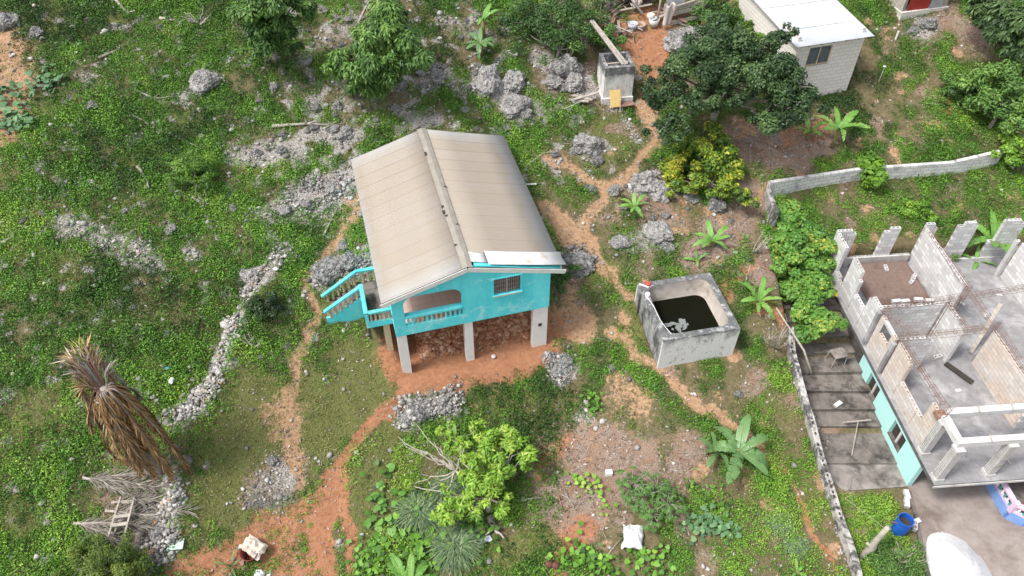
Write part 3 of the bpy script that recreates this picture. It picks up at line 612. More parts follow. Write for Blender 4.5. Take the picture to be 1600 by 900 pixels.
    for sx,dz in((-.2,-.06),(.2,-.06)):
        b.add([(RX,-.12,RH+.135),(RX+sx,-.12,RH+.135+dz),(RX+sx,9.41,RH+.135+dz),(RX,9.41,RH+.135),(RX,-.12,RH+.128),(RX+sx,-.12,RH+.128+dz),(RX+sx,9.41,RH+.128+dz),(RX,9.41,RH+.128)],[(0,1,2,3),(7,6,5,4),(0,4,5,1),(1,5,6,2),(2,6,7,3)])
    b.build('ridge_cap',M['ridge'],rf)
    b=MB()
    for x,y,s in ((2.86,3.6,.12),(2.84,3.2,.2),(2.9,3.0,.1),(3.23,4.9,.06),(2.87,7.3,.25),(3.2,2.4,.05),(2.88,1.2,.08)): b.box(x-.05,x+.05,y,y+s,RH+.082,RH+.11)
    b.build('ridge_tear',M['dark'],rf)
    # gable boards
    for xe,ze,nm_ in ((-.38,2.03,'left'),(7.0,2.03,'right')):
        b=MB(); b.beam((RX,-.13,RH-.02),(xe,-.13,ze-.0),.03,.2); b.build('gable_board',M['white_paint'],h)
        b=MB(); b.beam((RX,-.105,RH+.095),(xe,-.105,ze+.115),.02,.03); b.build('batten',M['batten'],h)
    b=MB(); b.box(3.2,6.7,.3,.36,2.0,2.06); b.build('rafter',M['greenpaint'],h)
    b=MB(); b.beam((RX+.3,.16,RH-.06),(6.9,.16,2.0),.2,.03); b.build('wall_plate',M['turq'],h)
    for x in (-.3,6.9): b=MB(); b.box(x-.02,x+.02,.1,9.3,2.0,2.1); b.build('eave_board',M['white_paint'],h)
    # staircase and landing on the left
    st=MB(); st.box(-1.04,-.002,.8,3.3,.06,.2); stair=st.build('landing',M['court'],h)
    n=6; x0,x1=-2.62,-1.04; zg=-.85
    b=MB()
    for k in range(n):
        b.box(x0+(x1-x0)*k/n,x1-.002,2.42,3.18,zg-.5 if k==0 else zg+(.2-zg)*k/(n+.0),zg+(.2-zg)*(k+1)/(n+.0)-.002)
    b.build('step',M['court'],stair)
    # solid side panels that follow the stair
    side=[(x0-.03,zg-.1),(x0-.03,zg+.28)]
    for k in range(n):
        side+= [(x0+(x1-x0)*(k+.0)/n+.0,zg+.28+(.92)*k/n),(x0+(x1-x0)*(k+1)/n,zg+.28+(.92)*k/n)] if k else [(x0+(x1-x0)/n,zg+.28)]
    side+=[(x1,.32),(x1,-1.08),(x0+.15,zg-.2)]
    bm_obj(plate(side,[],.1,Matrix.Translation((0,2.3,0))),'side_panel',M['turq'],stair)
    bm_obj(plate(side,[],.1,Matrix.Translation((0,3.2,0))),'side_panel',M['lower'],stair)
    def rail(pts,y,name='handrail',w=.17):
        b=MB()
        for a,c in zip(pts[:-1],pts[1:]): b.beam(a,c,w,.085)
        return b.build(name,M['rail'],stair)
    r1=rail([(x0-.06,2.35,-.22),(-.98,2.35,.88)],2.35); r2=rail([(x0-.06,3.25,-.18),(-1.08,3.25,.90)],3.25); r2b=rail([(-1.10,3.25,.895),(-.1,3.25,.895)],3.25)
    r3=rail([(-1.0,2.44,.87),(-1.0,.74,.87)],0); r4=rail([(-.91,.80,.85),(-.002,.80,.85)],0)
    b=MB(); b.box(-1.075,-.925,.9,2.26,.2,.827); b.build('side_panel',M['turq'],stair)
    b=MB(); b.box(-1.07,-.002,.745,.80,.02,.36); b.box(-1.07,-.93,.73,.80,.362,.8); b.build('side_panel',M['turq'],stair)
    for k in range(6):
        x=x0+.16+k*.245; zb=zg+.28+.92*min(k,5)/n+.0; zt=-.24+(x-x0)*.70
        for y,r in((2.35,r1),(3.25,r2)):
            b=MB(); balus(b,x,y,zb-.03,zt+(.04 if y>3 else 0),.075); b.build('baluster',M['cream'],r,True)
    for k in range(4):
        b=MB(); balus(b,-.86+k*.24,3.25,.2,.85,.075); b.build('baluster',M['cream'],r2b,True)
    for k in range(5):
        b=MB(); balus(b,-.83+k*.18,.80,.36,.81,.06); b.build('baluster',M['cream'],r4,True)
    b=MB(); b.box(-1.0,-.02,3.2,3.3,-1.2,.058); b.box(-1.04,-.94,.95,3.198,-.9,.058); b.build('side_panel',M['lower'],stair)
    # downpipe and pipes at the back
    b=MB(); b.tube([(6.6,7.2,.9),(7.1,7.3,.95)],.03,6); b.build('waste_pipe',M['whiteplastic'],h)
house()
# stone bank under the house
def bank():
    n=3400; X=rng.uniform(.9,6.1,n); t=rng.random(n); Y=.55+t*1.75+rng.normal(0,.08,n)
    x=HO[0]+X*HC-Y*HS; y=HO[1]+X*HS+Y*HC; z=gz(x,y); S=np.exp(rng.normal(-2.75,.45,n)).clip(.03,.2)
    o=stones('rubble_bank',np.stack([x,y,z+S*.2],1),S,np.clip(rng.normal(.5,.25,n),0,1),M['redstone']); tag(o,'bank of red stained stones under the turquoise house','rubble bank',kind='stuff')
bank()
# ---------------------------------------------------------------- open concrete water tank
def rr(x0,x1,y0,y1,r,n=6):
    pts=[]
    for cx,cy,a0 in((x1-r,y1-r,0),(x0+r,y1-r,PI/2),(x0+r,y0+r,PI),(x1-r,y0+r,1.5*PI)):
        for k in range(n+1):
            a=a0+k/n*PI/2; pts.append((cx+r*math.cos(a),cy+r*math.sin(a)))
    return pts
def tank():
    S=3.38; Ht=1.65; t=.28
    e=empty('water_tank',TO,TY); tag(e,'open square concrete water tank with mouldy rim and dark water','water tank')
    inner=rr(t,S-t,t,S-t,.45)
    bm=plate([(p[0],p[1]) for p in [(0,0),(S,0),(S,S),(0,S)]],[inner],.02,Matrix(((1,0,0,0),(0,0,1,0),(0,1,0,0),(0,0,0,1)))@Matrix.Identity(4))
    for v in bm.verts: v.co.z=v.co.z+Ht-.02
    bmesh.ops.recalc_face_normals(bm,faces=bm.faces[:]); bm_obj(bm,'rim',M['tank'],e)
    b=MB(); n=len(inner)
    for p in inner: b.v.append((p[0],p[1],Ht-.001))
    for p in inner: b.v.append((p[0],p[1],-.2))
    for i in range(n): b.f.append((i,(i+1)%n,n+(i+1)%n,n+i))
    b.f.append(tuple(range(n,2*n))); b.build('lining',M['tankin'],e,True)
    b=MB(); b.box(0,S,0,.1,-.5,Ht-.022); b.box(S-.1,S,.1,S,-.5,Ht-.022); b.box(.0,S-.1,S-.1,S,-.5,Ht-.022); b.build('outer_wall',M['tank'],e)
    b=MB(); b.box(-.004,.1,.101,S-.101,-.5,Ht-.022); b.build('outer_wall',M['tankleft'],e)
    b=MB(); b.v=[(p[0],p[1],.62) for p in rr(t+.002,S-t-.002,t+.002,S-t-.002,.448)]; b.f=[tuple(range(len(b.v)))]; o=b.build('water',M['water'],None); o.location=TO; o.rotation_euler=(0,0,TY); struct(o)
    # pale film on the water, with sky reflections painted in
    b=MB()
    for k in range(22):
        cx,cy=(random.uniform(.7,1.8),random.uniform(1.28,1.75)); a=random.uniform(0,3); m=8; rx,ry=random.uniform(.08,.26),random.uniform(.04,.12)
        V=[]
        for j in range(m):
            q=2*PI*j/m; f=random.uniform(.6,1.2); px,py=rx*f*math.cos(q),ry*f*math.sin(q); V.append((cx+px*math.cos(a)-py*math.sin(a),cy+px*math.sin(a)+py*math.cos(a),.623+k*.0006))
        b.add(V,[tuple(range(m))])
    o=b.build('scum',M['scum']); o.location=TO; o.rotation_euler=(0,0,TY); tag(o,'pale scum and sky reflections on the dark water in the tank','scum',kind='stuff')
    def L(x,y,z): return Vector((TO[0]+x*math.cos(TY)-y*math.sin(TY),TO[1]+x*math.sin(TY)+y*math.cos(TY),TO[2]+z))
    b=MB(); b.lathe([(0.001,0),(.11,0),(.125,.05),(.12,.1),(.06,.13),(.001,.135)],16); o=b.build('drum_lid',M['redplastic'],None,True,L(.42,3.22,Ht)); tag(o,'round red plastic cap on the back corner of the tank rim','cap')
    b=MB(); b.tube([L(.05,3.3,Ht+.04),L(.38,3.02,Ht+.04)],.035,8); o=b.build('pipe',M['whiteplastic']); tag(o,'short white pipe lying on the corner of the tank rim','pipe')
    b=MB(); b.lathe([(.09,0),(.11,.16),(.1,.17),(.08,.02)],14,None,False); b.lathe([(.001,.02),(.08,.02)],14,None,False); o=b.build('cup',M['whiteplastic'],None,True,L(.17,2.55,Ht)); tag(o,'pale plastic cup standing on the left rim of the tank','cup')
    b=MB(); pts=[L(.1,2.6,Ht+.02)]+[L(.12+.22*math.sin(k*.9)*.2+k*.035,2.5-k*.28,Ht+.02) for k in range(9)]; b.tube(pts,.012,5); o=b.build('cord',M['whiteplastic']); tag(o,'thin pale cord trailing along the left rim of the tank','cord')
    b=MB(); b.tube([L(.06,2.9,Ht+.04),L(-.08,2.7,Ht-.3),L(-.05,2.75,.05)],.03,8); o=b.build('hose',M['dark']); tag(o,'dark pipe running down the left side of the tank','pipe')
tank()
# ---------------------------------------------------------------- walls of concrete blocks
def blockwall(name,parent,a,b,z0,prof,m,t=.15,cores=True):
    """wall from a to b (local xy); prof: (start, end, height) runs along it; top course shows its hollow cores"""
    a,b=np.array(a,float),np.array(b,float); L=np.linalg.norm(b-a); B=MB()
    for s0,s1,hh in prof:
        s0,s1=s0*L,s1*L
        if not cores: B.box(s0,s1,0,t,0,hh); continue
        c=.14; B.box(s0,s1,0,t,0,hh-c); B.box(s0,s1,0,.032,hh-c,hh); B.box(s0,s1,t-.032,t,hh-c,hh)
        n=max(1,int(round((s1-s0)/.2)))
        for k in range(n+1):
            q=s0+(s1-s0)*k/n; w=.05 if k%2==0 else .03; B.box(max(s0,q-w),min(s1,q+w),.032,t-.032,hh-c,hh-.001)
    o=B.build(name,m,parent); o.location=(a[0],a[1],z0); o.rotation_euler=(0,0,math.atan2(b[1]-a[1],b[0]-a[0])); return o
def cage(parent,a,b,w=.2,h=.2,nb=6,st=.4,m='rebar'):
    a,b=Vector(a),Vector(b); d=(b-a).normalized(); up=Vector((0,0,1)) if abs(d.z)<.9 else Vector((0,1,0)); s=d.cross(up).normalized(); u=s.cross(d); B=MB()
    offs=[(-1,-1),(1,-1),(-1,1),(1,1),(-.0,-1),(0,1)][:nb]
    for i,j in offs:
        q=s*(i*w/2)+u*(j*h/2); j1=Vector((random.uniform(-.03,.03),random.uniform(-.03,.03),random.uniform(-.02,.02)))
        B.tube([a+q,(a+b)/2+q+j1-Vector((0,0,.03)),b+q],.009,4,False)
    n=int((b-a).length/st)
    for k in range(1,n):
        c=a+d*(k*st); P=[c+s*(i*w/2)+u*(j*h/2) for i,j in((-1,-1),(1,-1),(1,1),(-1,1),(-1,-1))]; B.tube(P,.008,4,False)
    return B.build('rebar_cage',M[m],parent)
def fluted(parent,x,y,z0,z1,w=.3):
    b=MB(); b.box(x-w*.62,x+w*.62,y-w*.62,y+w*.62,z0,z0+.14); b.box(x-w*.6,x+w*.6,y-w*.6,y+w*.6,z1-.1,z1)
    b.box(x-w*.42,x+w*.42,y-w*.42,y+w*.42,z0+.14,z1-.1)
    for k in range(4):
        o=-w*.5+(k+.5)*w/4
        for dx,dy in((o,-w*.46),(o,w*.46),(-w*.46,o),(w*.46,o)): b.box(x+dx-w*.07,x+dx+w*.07,y+dy-w*.07,y+dy+w*.07,z0+.16,z1-.12)
    return b.build('column',M['column'],parent)
def hollow_block(name,loc,rz,tilt,label,group=None,src=[]):
    if not src:
        b=MB(); b.box(-.2,.2,-.075,-.045,0,.19); b.box(-.2,.2,.045,.075,0,.19)
        for x in(-.2,-.03,.16): b.box(x,x+.04 if x!=-.03 else .03,-.045,.045,0,.19)
        o=b.build('concrete_block',M['block']); src.append(o)
    else: o=src[0].copy(); COL.objects.link(o)
    o.location=tuple(loc); o.rotation_euler=(tilt,0,rz); tag(o,label,'concrete block',group); return o
def building():
    e=empty('unfinished_building',BO,BY); tag(e,'roofless unfinished building of grey blocks on a pale aqua ground storey','unfinished building')
    b=MB(); b.box(-.04,10.5,0,12.1,-.16,0); sl=b.build('slab',M['slab'],e)
    b=MB(); b.box(-.055,-.042,0.0,12.1,-.165,.01); b.box(-.055,10.5,-.02,-.003,-.165,.006); b.build('slab_shadow',M['slabshadow'],sl)  # dark concrete edge with the shadow line below the walls painted in
    b=MB(); b.box(-.07,10.5,-.06,-.022,-.14,-.03); b.build('edge_board',M['column'],sl)
    # left outer wall, seen from back to front
    T=M['blocktan']; K=M['block']; H=2.1
    blockwall('block_wall',e,(.15,12.0),(.15,11.0),0,[(0,1,H)],K,.15)
    blockwall('block_wall',e,(.15,10.98),(.15,10.22),0,[(0,.5,.62),(.5,1,.42)],K)
    blockwall('block_wall',e,(.15,10.2),(.15,9.1),0,[(0,.85,H+.15),(.85,1,H-.3)],K)
    blockwall('block_wall',e,(.15,9.08),(.15,8.1),0,[(0,1,1.05)],K)
    blockwall('block_wall',e,(.15,8.08),(.15,7.15),0,[(0,.2,H-.25),(.2,1,H)],K)
    def col(x,y,w=.2,h=H+.06,m='column'):
        b=MB(); b.box(x-w/2,x+w/2,y-w/2,y+w/2,0,h); return b.build('column',M[m],e)
    col(.09,7.02,.17,H-.06,'slab'); col(.09,5.42,.17,H-.2,'slab')
    w=blockwall('block_wall',e,(.15,6.9),(.15,5.54),0,[(0,.25,H-.1),(.25,.78,1.25),(.78,1,H-.1)],T)
    b=MB(); b.box(.34,1.06,.0,.15,1.85,2.0); l=b.build('lintel',M['column'],w)
    b=MB(); b.box(.30,.34,-.01,.16,1.24,1.99); b.box(1.06,1.10,-.01,.16,1.24,1.99); b.build('window_reveal',M['column'],w)
    blockwall('block_wall',e,(.15,5.3),(.15,4.2),0,[(0,.8,H),(.8,1,H-.1)],T)
    blockwall('block_wall',e,(.15,4.18),(.15,2.72),0,[(0,1,.95)],T)
    blockwall('block_wall',e,(.15,2.70),(.15,1.62),0,[(0,.35,.95),(.35,1,H-.02)],T)
    # back wall: low courses with five piers
    blockwall('block_wall',e,(.16,12.0),(10.0,12.0),0,[(0,.005,.3),(.115,.235,.42),(.315,.42,.42),(.5,.60,.62)],K)
    for x0,x1,prof in((.16,1.1,[(0,.75,H+.1),(.75,1,H-.1)]),(2.48,3.2,[(0,.35,H-.1),(.35,1,H+.1)]),(4.42,5.0,[(0,.7,H+.25),(.7,1,H)]),(6.05,7.0,[(0,.3,H),(.3,.85,H+.2),(.85,1,H)]),(8.0,9.35,[(0,.2,1.0),(.2,.8,H+.2),(.8,1,H)])):
        blockwall('pier',e,(x0,12.005),(x1,12.005),0,prof,K,.16)
    b=MB(); b.box(.16,4.2,11.9,11.99,0,.5); b.box(6.0,10,11.9,11.99,.0,.85 if 0 else .02); b.build('plinth',M['column'],e)
    # inner walls
    blockwall('block_wall',e,(4.4,12.0),(4.4,8.2),0,[(0,1,H)],K)
    blockwall('block_wall',e,(.3,7.22),(3.0,7.22),0,[(0,1,H)],K)
    blockwall('block_wall',e,(3.15,7.37),(3.15,5.72),0,[(0,.6,H),(.6,1,H-.05)],K)
    blockwall('block_wall',e,(.32,5.42),(1.75,5.42),0,[(0,.85,H),(.85,1,H-.2)],K)
    blockwall('block_wall',e,(4.3,5.6),(4.3,2.3),0,[(0,1,H)],T)
    blockwall('block_wall',e,(8.3,10.6),(8.3,3.5),0,[(0,.28,H+.1),(.28,.6,H),(.6,1,H-.4)],K)
    col(8.22,10.75,.2,2.2,'column')
    blockwall('block_wall',e,(4.32,2.2),(7.2,2.2),0,[(0,1,.9)],K)
    col(4.25,7.6,.14,.35,'rebar')
    # ring of old blocks and earth edge on the raised soil room
    # columns and beams of the front gallery
    fluted(e,.2,.3,0,H); fluted(e,.2,1.46,0,H); fluted(e,2.25,.35,0,H); fluted(e,4.6,.4,0,H); fluted(e,6.8,.45,0,H)
    b=MB(); b.box(.07,.33,.55,1.55,H,H+.24); b.build('beam',M['beam'],e)
    b=MB(); b.box(.08,9.5,.30,.545,H,H+.26); b.build('beam',M['beam'],e)
    b=MB(); b.box(.335,9.5,1.58,1.84,H,H+.26); b.build('beam',M['beam'],e)
    b=MB()
    for x in(1.3,2.6,3.2,4.9): b.tube([(x,.28,H+.28),(x+.06,.56,H+.3)],.03,5); b.tube([(x+.2,1.56,H+.28),(x+.3,1.86,H+.3)],.03,5)
    b.build('form_tie',M['wood'],e)
    b=MB(); b.box(-.02,.34,1.56,1.9,H-.1,H+.12); b.build('column_head',M['redwood'],e)
    # reinforcement
    for a,c in(((.1,7.1,2.2),(4.3,7.5,2.3)),((4.4,8.3,2.2),(4.4,5.6,2.2)),((4.45,5.6,2.25),(4.4,1.9,2.3)),((.2,5.5,2.2),(4.3,5.6,2.3)),((3.1,7.3,2.2),(3.2,5.6,2.25)),((.16,7.0,2.15),(.75,5.6,2.3)),((.25,5.3,2.25),(.35,1.7,2.35)),((4.5,11.8,2.2),(4.4,8.2,2.2)),((4.4,7.5,2.25),(8.2,7.9,2.3)),((.45,7.5,.35),(.55,11.2,.4)),((.7,11.7,.2),(.3,11.6,2.3))):
        cage(e,a,c)
    for x,y in((4.42,8.0),(4.42,5.6),(.2,5.4),(3.2,7.2)): cage(e,(x,y,.0),(x,y,2.55),.16,.16)
    for x,y in ((.15,1.6),(4.35,2.0),(8.25,10.7)):
        B=MB()
        for k in range(5): B.tube([(x+random.uniform(-.1,.1),y+random.uniform(-.1,.1),2.0),(x+random.uniform(-.3,.3),y+random.uniform(-.3,.3),2.65)],.011,4)
        B.build('rebar_cage',M['rebar'],e)
    B=MB(); B.tube([(.2,12.05,2.2),(5,12.05,2.1),(9.2,12.05,2.2)],.012,4); B.build('tie_rod',M['rebar'],e)
    # ground storey
    g=plate([(-6.65,-1.55),(-6.65,-.17),(-1.0,-.17),(-1.0,-1.95),(-3.5,-1.95)],[[(-5.72,-1.36),(-4.78,-1.36),(-4.78,-.40),(-5.72,-.40)],[(-3.26,-1.36),(-2.24,-1.36),(-2.24,-.40),(-3.26,-.40)]],.2,Matrix.Rotation(-PI/2,4,'Z')@Matrix.Identity(4))
    bmesh.ops.translate(g,verts=g.verts[:],vec=(0,0,0)); lw=bm_obj(g,'painted_wall',M['aqua'],e); lw.location=(.02,0,0)
    for y0 in(4.78,2.24):
        L=.94 if y0>4 else 1.02
        b=MB(); b.box(-.0,.19,y0,y0+L,-1.36,-1.30); wn=b.build('window',M['court'],lw)
        b=MB(); b.box(.17,.19,y0,y0+L,-1.29,-.42); b.build('pane',M['dark'],wn)
        b=MB(); b.box(.1,.16,y0+L*.45,y0+L*.55,-1.29,-.42); b.build('frame',M['column'],wn)
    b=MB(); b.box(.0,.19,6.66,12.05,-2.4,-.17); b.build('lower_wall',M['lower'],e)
    b=MB(); b.box(.24,10,4.5,4.6,-2,-.17); b.build('inner_wall',M['court'],e)
    # painted porch under the right end of the slab
    p=MB(); zb=-1.85; P=[(2.78,2.6),(2.82,-.75),(3.35,-1.15),(7,-1.0),(7,2.6)]
    p=empty('porch',(.42,.12,0)); p.parent=e
    def panel(a,b_,z0,z1,t,m,name,par):
        B=MB(); B.beam((a[0],a[1],(z0+z1)/2),(b_[0],b_[1],(z0+z1)/2),t,z1-z0); return B.build(name,M[m],par)
    sq=[((2.85,2.6),(2.85,-.72)),((2.87,-.76),(3.33,-1.12)),((3.37,-1.13),(7,-1.0))]
    for a,c in sq:
        base=panel(a,c,zb-.05,zb+.55,.14,'bluepaint','plinth',p)
        rl=panel(a,c,zb+.98,zb+1.08,.2,'pink','handrail',p); panel(a,c,zb+.552,zb+.66,.11,'pink','plinth',p)
        L=math.hypot(c[0]-a[0],c[1]-a[1]); n=max(2,int(L/.17))
        for k in range(1,n):
            x=a[0]+(c[0]-a[0])*k/n; y=a[1]+(c[1]-a[1])*k/n; B=MB(); balus(B,x,y,zb+.66,zb+.98,.06); B.build('baluster',M['whiteplastic'] if k%2 else M['greenpaint'],rl,True)
    for x,y in((2.86,-.74),(3.35,-1.14)):
        B=MB(); B.box(x-.1,x+.1,y-.1,y+.1,zb+.5,zb+1.15); B.build('rail_post',M['pink'],p)
    B=MB(); B.box(2.95,7,-.7,4.4,zb-.1,zb+.3); B.build('porch_floor',M['court'],p)
    def L(x,y,z): c,s=math.cos(BY),math.sin(BY); return (BO[0]+x*c-y*s,BO[1]+x*s+y*c,BO[2]+z)
    # soil heap filling the back left room
    n=26; B=MB()
    for i in range(n):
        for j in range(n):
            x=1.25+2.97*i/(n-1); y=9.2+2.68*j/(n-1); ed=min(i,j,n-1-i,n-1-j)/4; B.v.append((x,y,.05+.32*min(1,ed*2)+.06*noise.noise((x*1.1,y*1.1,3))+.035*noise.noise((x*3,y*3,1))))
    B.f=[(i*n+j,(i+1)*n+j,(i+1)*n+j+1,i*n+j+1) for i in range(n-1) for j in range(n-1)]; o=B.build('soil_heap',M['soilfill'],None,True); o.location=tuple(BO); o.rotation_euler=(0,0,BY); tag(o,'damp brown soil filling the back left room of the unfinished building','soil heap')
    for x,y,rz,t,lab in((2.33,9.18,.05,PI/2,'first of the four blocks on the soil edge, at the left end'),(2.75,9.15,.02,PI/2,'second block from the left on the soil edge'),(3.42,9.2,-.15,PI/2,'third block from the left on the soil edge, slightly turned'),(3.88,9.1,.0,PI/2,'fourth block on the soil edge, beside the middle wall'),
        (2.75,11.2,1.4,0,'single block lying on the soil below the back piers'),(3.75,10.5,.9,.3,'block tipped against the middle wall on the soil'),(3.6,10.25,.7,0,'block lying flat by the middle wall on the soil')):
        hollow_block('b',L(x,y,.36 if t else .27),rz+BY,t,lab+' of the unfinished building' if len(lab.split())<9 else lab)
    # pile of blocks on the front gallery
    k=0
    for x,y,z,rz in((.55,.75,.0,.5),(.75,.95,.0,.4),(.95,1.12,.0,.55),(.6,.85,.2,.45),(.82,1.02,.2,.5),(1.15,1.25,0,.3)):
        hollow_block('b',L(x,y,z+.08),rz,PI/2,'grey hollow block in the small heap beside the fluted gallery columns','blocks heaped on the front gallery')
    hollow_block('b',L(2.9,5.95,0),.3,0,'lone hollow block standing on the slab by the middle room doorway')
    hollow_block('b',L(4.1,6.6,0),.1,0,'hollow block at the foot of the crossing reinforcement bars')
    b=MB(); b.beam(L(4.5,6.1,.06),L(6.0,7.6,1.5),.16,.05); tag(b.build('plank',M['wood']),'pale plank leaning up inside the right room of the unfinished building','plank')
    b=MB(); b.beam(L(3.1,5.6,.1),L(3.75,4.5,.1),.25,.05); tag(b.build('board',M['dark']),'dark board lying on the slab beside the tan block wall','board')
    for k,(x,y) in enumerate(((7.6,9.4),(6.3,8.2),(5.6,9.0),(3.0,4.2),(7.5,6.3),(6.9,5.0))):
        b=MB(); b.box(-.12,.12,-.07,.07,0,.05); o=b.build('scrap',M['zinc_white'],None,False,L(x,y,.0)); o.rotation_euler=(0,0,k*1.1); tag(o,'small white scrap lying on the bare concrete slab','scrap','white scraps on the slab')
    # leaning stool / boards in the gallery
    b=MB()
    for dx in(0,.3): b.tube([L(3.0+dx,.6,.05),L(3.0+dx,1.2,.05)],.03,6)
    tag(b.build('timber',M['wood']),'short pale timbers lying on the right of the front gallery floor','timber')
building()
# ---------------------------------------------------------------- yard on the right: wall, steps, driveway
def wallrun(name,pts,hts,base,t,m,cores=None):
    """pts world xy; hts top z per point; base z per point"""
    B=MB(); n=len(pts); V=[]
    P=[np.array(p[:2]) for p in pts]
    for i in range(n):
        d=P[min(i+1,n-1)]-P[max(i-1,0)]; d=d/np.linalg.norm(d); nn=np.array([-d[1],d[0]])*t/2
        V+=[(*(P[i]+nn),base[i]),(*(P[i]-nn),base[i]),(*(P[i]-nn),hts[i]),(*(P[i]+nn),hts[i])]
    Fs=[]
    for i in range(n-1):
        a=i*4; Fs+=[(a,a+4,a+7,a+3),(a+1,a+2,a+6,a+5),(a+3,a+7,a+6,a+2)]
    Fs+=[(0,3,2,1),(n*4-4,n*4-3,n*4-2,n*4-1)]; B.v=V; B.f=Fs; return B.build(name,m)
def resample(pts,st):
    out=[np.array(pts[0][:2],float)]
    for a,b in zip(pts[:-1],pts[1:]):
        a,b=np.array(a[:2],float),np.array(b[:2],float); n=max(1,int(np.linalg.norm(b-a)/st))
        for k in range(1,n+1): out.append(a+(b-a)*k/n)
    return out
bp=resample(BW,.4); top=[float(hbase(p[0]-.3,p[1]))+.42+.05*((i//3)%2)+random.uniform(-.02,.02) for i,p in enumerate(bp)]; bas=[min(float(gz(*p)),float(gz(p[0]+.4,p[1])))-.4 for p in bp]
o=wallrun('boundary_wall',bp,top,bas,.24,M['bwall']); tag(o,'long black stained block wall between the grassy yard and the concrete steps','boundary wall')
B=MB()
for i,(p,z) in enumerate(zip(bp,top)):
    if 14<p[1]<18.4 or p[1]>20:
        for dx,dy in((-.03,.0),(-.03,.2)): B.box(p[0]+dx-.03,p[0]+dx+.04,p[1]+dy-.06,p[1]+dy+.05,z+.032,z+.045)
B.build('core_shade',M['dark'],o)  # dark plates on the wall top stand in for shade inside the cores
# concrete terraces stepping up beside the building
ys=[16.95,18.6,19.35,20.3,21.15,22.05,22.9,23.6,24.3,25.0,25.7,26.6]; zs=[.16,.34,.52,.70,.90,1.08,1.28,1.46,1.64,1.82,2.0]
B=MB()
for k in range(len(zs)):
    y0,y1=ys[k],ys[k+1]; xl0,xl1=wallx(y0)+.1,wallx(y1)+.1; f=lambda y:BO[0]-.0+ -(y-BO[1])*math.tan(BY)+.03
    y0+=.0; ja,jb=(random.uniform(-.07,.07),random.uniform(-.07,.07)) if k else (0,0)
    B.add([(xl0,y0+ja,-.4),(f(y0),y0+jb,-.4),(f(y1),y1+.1,-.4),(xl1,y1+.1,-.4),(xl0,y0+ja,zs[k]),(f(y0),y0+jb,zs[k]),(f(y1),y1+.1,zs[k]),(xl1,y1+.1,zs[k])],[(4,5,6,7),(0,1,5,4),(1,2,6,5),(2,3,7,6),(3,0,4,7)])
struct(B.build('path',M['court']))
B=MB(); B.add([(wallx(14.7)+.12,14.9,.015),(16.3,15.45,.015),(16.25,16.96,.03),(wallx(17)+.12,16.96,.03)],[(0,1,2,3)]); 
B=MB(); 
B.add([(wallx(16)+.9,15.75,-.2),(16.05,15.95,-.2),(15.95,16.948,-.2),(wallx(16.9)+.1,16.948,-.2),(wallx(16)+.9,15.75,.05),(16.05,15.95,.06),(15.95,16.948,.08),(wallx(16.9)+.1,16.948,.08)],[(4,5,6,7),(0,1,5,4),(1,2,6,5),(2,3,7,6),(3,0,4,7)])
struct(B.build('landing_path',M['courtlight']))
B=MB(); B.add([(15.35,-5,.03),(40,-5,.03),(40,19.5,.03),(16.0,19.5,.03),(16.06,16.0,.03),(15.95,14.6,.03),(15.5,12.5,.03)],[(0,1,2,3,4,5,6)]); struct(B.build('driveway',M['drive']))
B=MB()
for a,b in(((16.0,15.7),(15.88,14.55)),((15.86,14.5),(15.6,13.1)),((15.58,13.05),(15.3,11.0))): B.beam((*a,.06),(*b,.06),.14,.12)
struct(B.build('kerb',M['court']))
for x,y,rz,t,lab in((15.62,15.2,1.3,PI/2,'pale hollow block lying flat at the grass corner by the driveway edge'),(15.72,14.45,.4,PI/2,'broken hollow block on the driveway kerb nearest the blue barrel'),(15.62,14.15,1.2,0,'small upright block behind the blue barrel on the kerb'),(15.75,15.55,1.5,PI/2,'upper pale hollow block beside the driveway, below the landing')): hollow_block('b',(x,y,.12),rz,t,lab)
# white marl heap
n=90; B=MB()
for i in range(26):
    for j in range(n):
        r=i/25; a=2*PI*j/n; rr_=2.05*(1+.04*math.sin(3*a+1)+.05*noise.noise((math.cos(a)*3,math.sin(a)*3,0)))
        x=16.72+r*rr_*math.cos(a)*.56; y=12.0+r*rr_*math.sin(a)*1.0; B.v.append((x,y,.02+.7*max(0,(1-r**1.4))+(.05*noise.noise((x*1.2,y*1.2,0))+.012*noise.noise((x*4,y*4,2)))*min(1,(1-r)*3)+.02*noise.noise((x*11,y*11,4))))
for i in range(25):
    for j in range(n): B.f.append((i*n+j,i*n+(j+1)%n,(i+1)*n+(j+1)%n,(i+1)*n+j))
tag(B.build('sand_heap',M['sand'],None,True),'bright white sand heap on the brown concrete driveway','sand heap')
def ptag(o,*a,**k): return tag(o,*a,**k)
